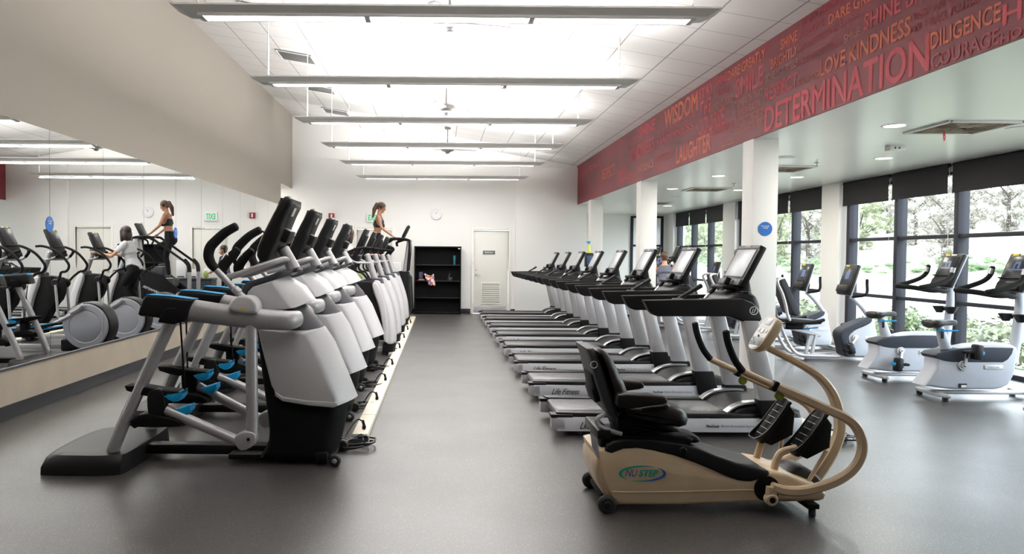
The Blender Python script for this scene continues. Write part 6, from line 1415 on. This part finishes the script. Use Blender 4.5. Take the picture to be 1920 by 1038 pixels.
def clump(m, c, r, mt, rr, leaves, lf=1):
    bm = bmesh.new(); bmesh.ops.create_icosphere(bm, subdivisions=2, radius=r*.5)
    for v in bm.verts: v.co *= 1+.35*(rr.random()-.5); v.co.z *= .8; v.co += Vector(c)
    m.addbm(bm, mt)
    for _ in range(leaves):
        d = Vector((rr.gauss(0, 1), rr.gauss(0, 1), rr.gauss(0, .8))).normalized(); p = Vector(c)+d*r*(.35+.75*rr.random()); sz = r*(.13+.12*rr.random())*lf
        a = Vector((rr.gauss(0, 1), rr.gauss(0, 1), rr.gauss(0, 1))).normalized(); b_ = a.cross(d).normalized() if abs(a.dot(d)) < .99 else Vector((0, 0, 1))
        m.add([p-a*sz, p-b_*sz*.5, p+a*sz, p+b_*sz*.5], [[0, 1, 2, 3]], mt)
def tree(kind, H, seed):
    rr = random.Random(seed); t = thing('tree', 'x', 'tree', (0, 0, 0)); W_ = H*(.42 if kind != 2 else .36)
    m = MB(); tk = [(0, 0, -.5), (rr.uniform(-.3, .3), .1, H*.3), (rr.uniform(-.4, .4), 0, H*.6)]
    m.tube(tk, [.28, .2, .1], M_bark, 8, smooth=4)
    for k in range(7):
        a = rr.uniform(0, 2*PI); z = H*rr.uniform(.25, .6); m.tube([(0, 0, z), (math.cos(a)*W_*.35, math.sin(a)*W_*.35, z+H*.12), (math.cos(a)*W_*.7, math.sin(a)*W_*.7, z+H*.22)], [.12, .08, .04], M_bark, 6, smooth=3)
    m.build('trunk', t)
    m = MB()
    for k in range(80):
        u = rr.random()**.8; z = H*(.05+.93*u); ww = W_*math.sin(PI*min(1, (.12+.88*(1-u))))**.6*(.9 if kind else 1)
        a = rr.uniform(0, 2*PI); q = ww*rr.random()**.5
        clump(m, (q*math.cos(a), q*math.sin(a), z), H*rr.uniform(.05, .10), LM[kind], rr, 150, .72)
    m.build('crown', t, sharp=.3, weld=False); return t
protos = [tree(0, 10, 1), tree(1, 9, 2), tree(2, 9.5, 3), tree(1, 7.5, 4)]
tlab = ['leafy green tree on the hillside beyond the windows', 'pale yellow-green tree on the hillside beyond the windows', 'bare greyish tree on the hillside beyond the windows', 'smaller pale green tree on the hillside beyond the windows']
rr = random.Random(5); used = set(); k = 0
for row, (xr, dy) in enumerate(((53, 10.5), (66, 12), (82, 14))):
    y = 48+row*3 if row < 2 else 60
    while y < (215 if row < 2 else 260):
        ra = y/xr
        kind = (0 if ra < 1.28 else 2 if ra < 1.75 else rr.choice((1, 3, 2)) if ra < 2.2 else rr.choice((1, 3, 1, 0)))
        if row == 0 and rr.random() < .25: y += dy*.6; continue
        x = xr+rr.uniform(-3, 3)
        sc_ = rr.uniform(.85, 1.25)*(1+.12*row)
        loc = (x, y, terr(x, y)-.4)
        if kind not in used: o = protos[kind]; used.add(kind)
        else: o = copy_tree(protos[kind])
        o.location = loc; o['label'] = tlab[kind]; o['group'] = tlab[kind].replace('tree', 'trees', 1); o.rotation_euler = (0, 0, rr.uniform(0, 6)); o.scale = (sc_, sc_, sc_*rr.uniform(.9, 1.15))
        y += dy*rr.uniform(.75, 1.15)
# shrubs near the building
def shrub(seed, mt):
    rr = random.Random(seed); m = MB()
    for k in range(9): clump(m, (rr.uniform(-.6, .6), rr.uniform(-.6, .6), rr.uniform(.1, .75)), rr.uniform(.22, .4), mt, rr, 150)
    return m.build('shrub', None, (0, 0, 0), sharp=.3, weld=False)
sp_ = [shrub(11, leafm('shrub_pale', (.15, .19, .10))), shrub(12, leafm('shrub_olive', (.18, .20, .12)))]
sl_ = ['pale green shrub on the slope just outside the windows', 'olive shrub on the slope just outside the windows']
first = [True, True]
for k in range(54):
    i = k % 2; x = rr.uniform(11.5, 22); y = 11+k*.75+rr.uniform(-.6, .6)
    o = sp_[i] if first[i] else sp_[i].copy()
    if not first[i]: C.objects.link(o)
    first[i] = False
    o.location = (x, y, terr(x, y)-.15); s0 = rr.uniform(.6, 1.15); o.scale = (s0*1.2, s0*1.2, s0); o.rotation_euler = (0, 0, rr.uniform(0, 6)); tag(o, sl_[i], 'shrub', sl_[i].replace('shrub', 'shrubs', 1))

def bush_():
    r2 = random.Random(21); m = MB()
    for k in range(14): clump(m, (r2.uniform(-.7, .7), r2.uniform(-.7, .7), r2.uniform(.1, .8)), r2.uniform(.18, .34), leafm('bush_green', (.14, .20, .10)), r2, 170, .5)
    return m.build('shrub', None, (0, 0, 0), sharp=.3, weld=False)
bush = bush_()
for k in range(28):
    i = k % 2; o = bush.copy() if k else bush; k and C.objects.link(o); x = rr.uniform(45, 50); y = 54+k*4.8+rr.uniform(-1, 1)
    o.location = (x, y, terr(x, y)-.3); s0 = rr.uniform(1.5, 2.0); o.scale = (s0*1.5, s0*1.8, s0); o.rotation_euler = (0, 0, rr.uniform(0, 6)); tag(o, 'broad green bush at the foot of the hillside trees', 'shrub', 'bushes at the foot of the hillside trees')
# ------------------------------------------------------------------ daylight
w = bpy.data.worlds.new('sky'); S.world = w; w.use_nodes = True; nt = w.node_tree; bg = nt.nodes['Background']
bg.inputs['Color'].default_value = (.82, .91, 1, 1); bg.inputs['Strength'].default_value = 11
for a, b_, _ in groups:
    l = bpy.data.lights.new('window_portal', 'AREA'); l.shape = 'RECTANGLE'; l.size = b_-a; l.size_y = 2.4; l.cycles.is_portal = True
    o = bpy.data.objects.new('window_portal', l); C.objects.link(o); o.location = (XW+.2, (a+b_)/2, 1.25); o.rotation_euler = (0, PI/2, 0)
l = bpy.data.lights.new('passage_lamp', 'AREA'); l.size = .5; l.energy = 25; l.color = (1, .78, .5)
o = bpy.data.objects.new('passage_lamp', l); C.objects.link(o); o.location = (XL-1.1, 19.5, 3.2)
for o in ORG:
    pass
for o in list(bpy.data.objects):
    if 'org' in o: del o['org']
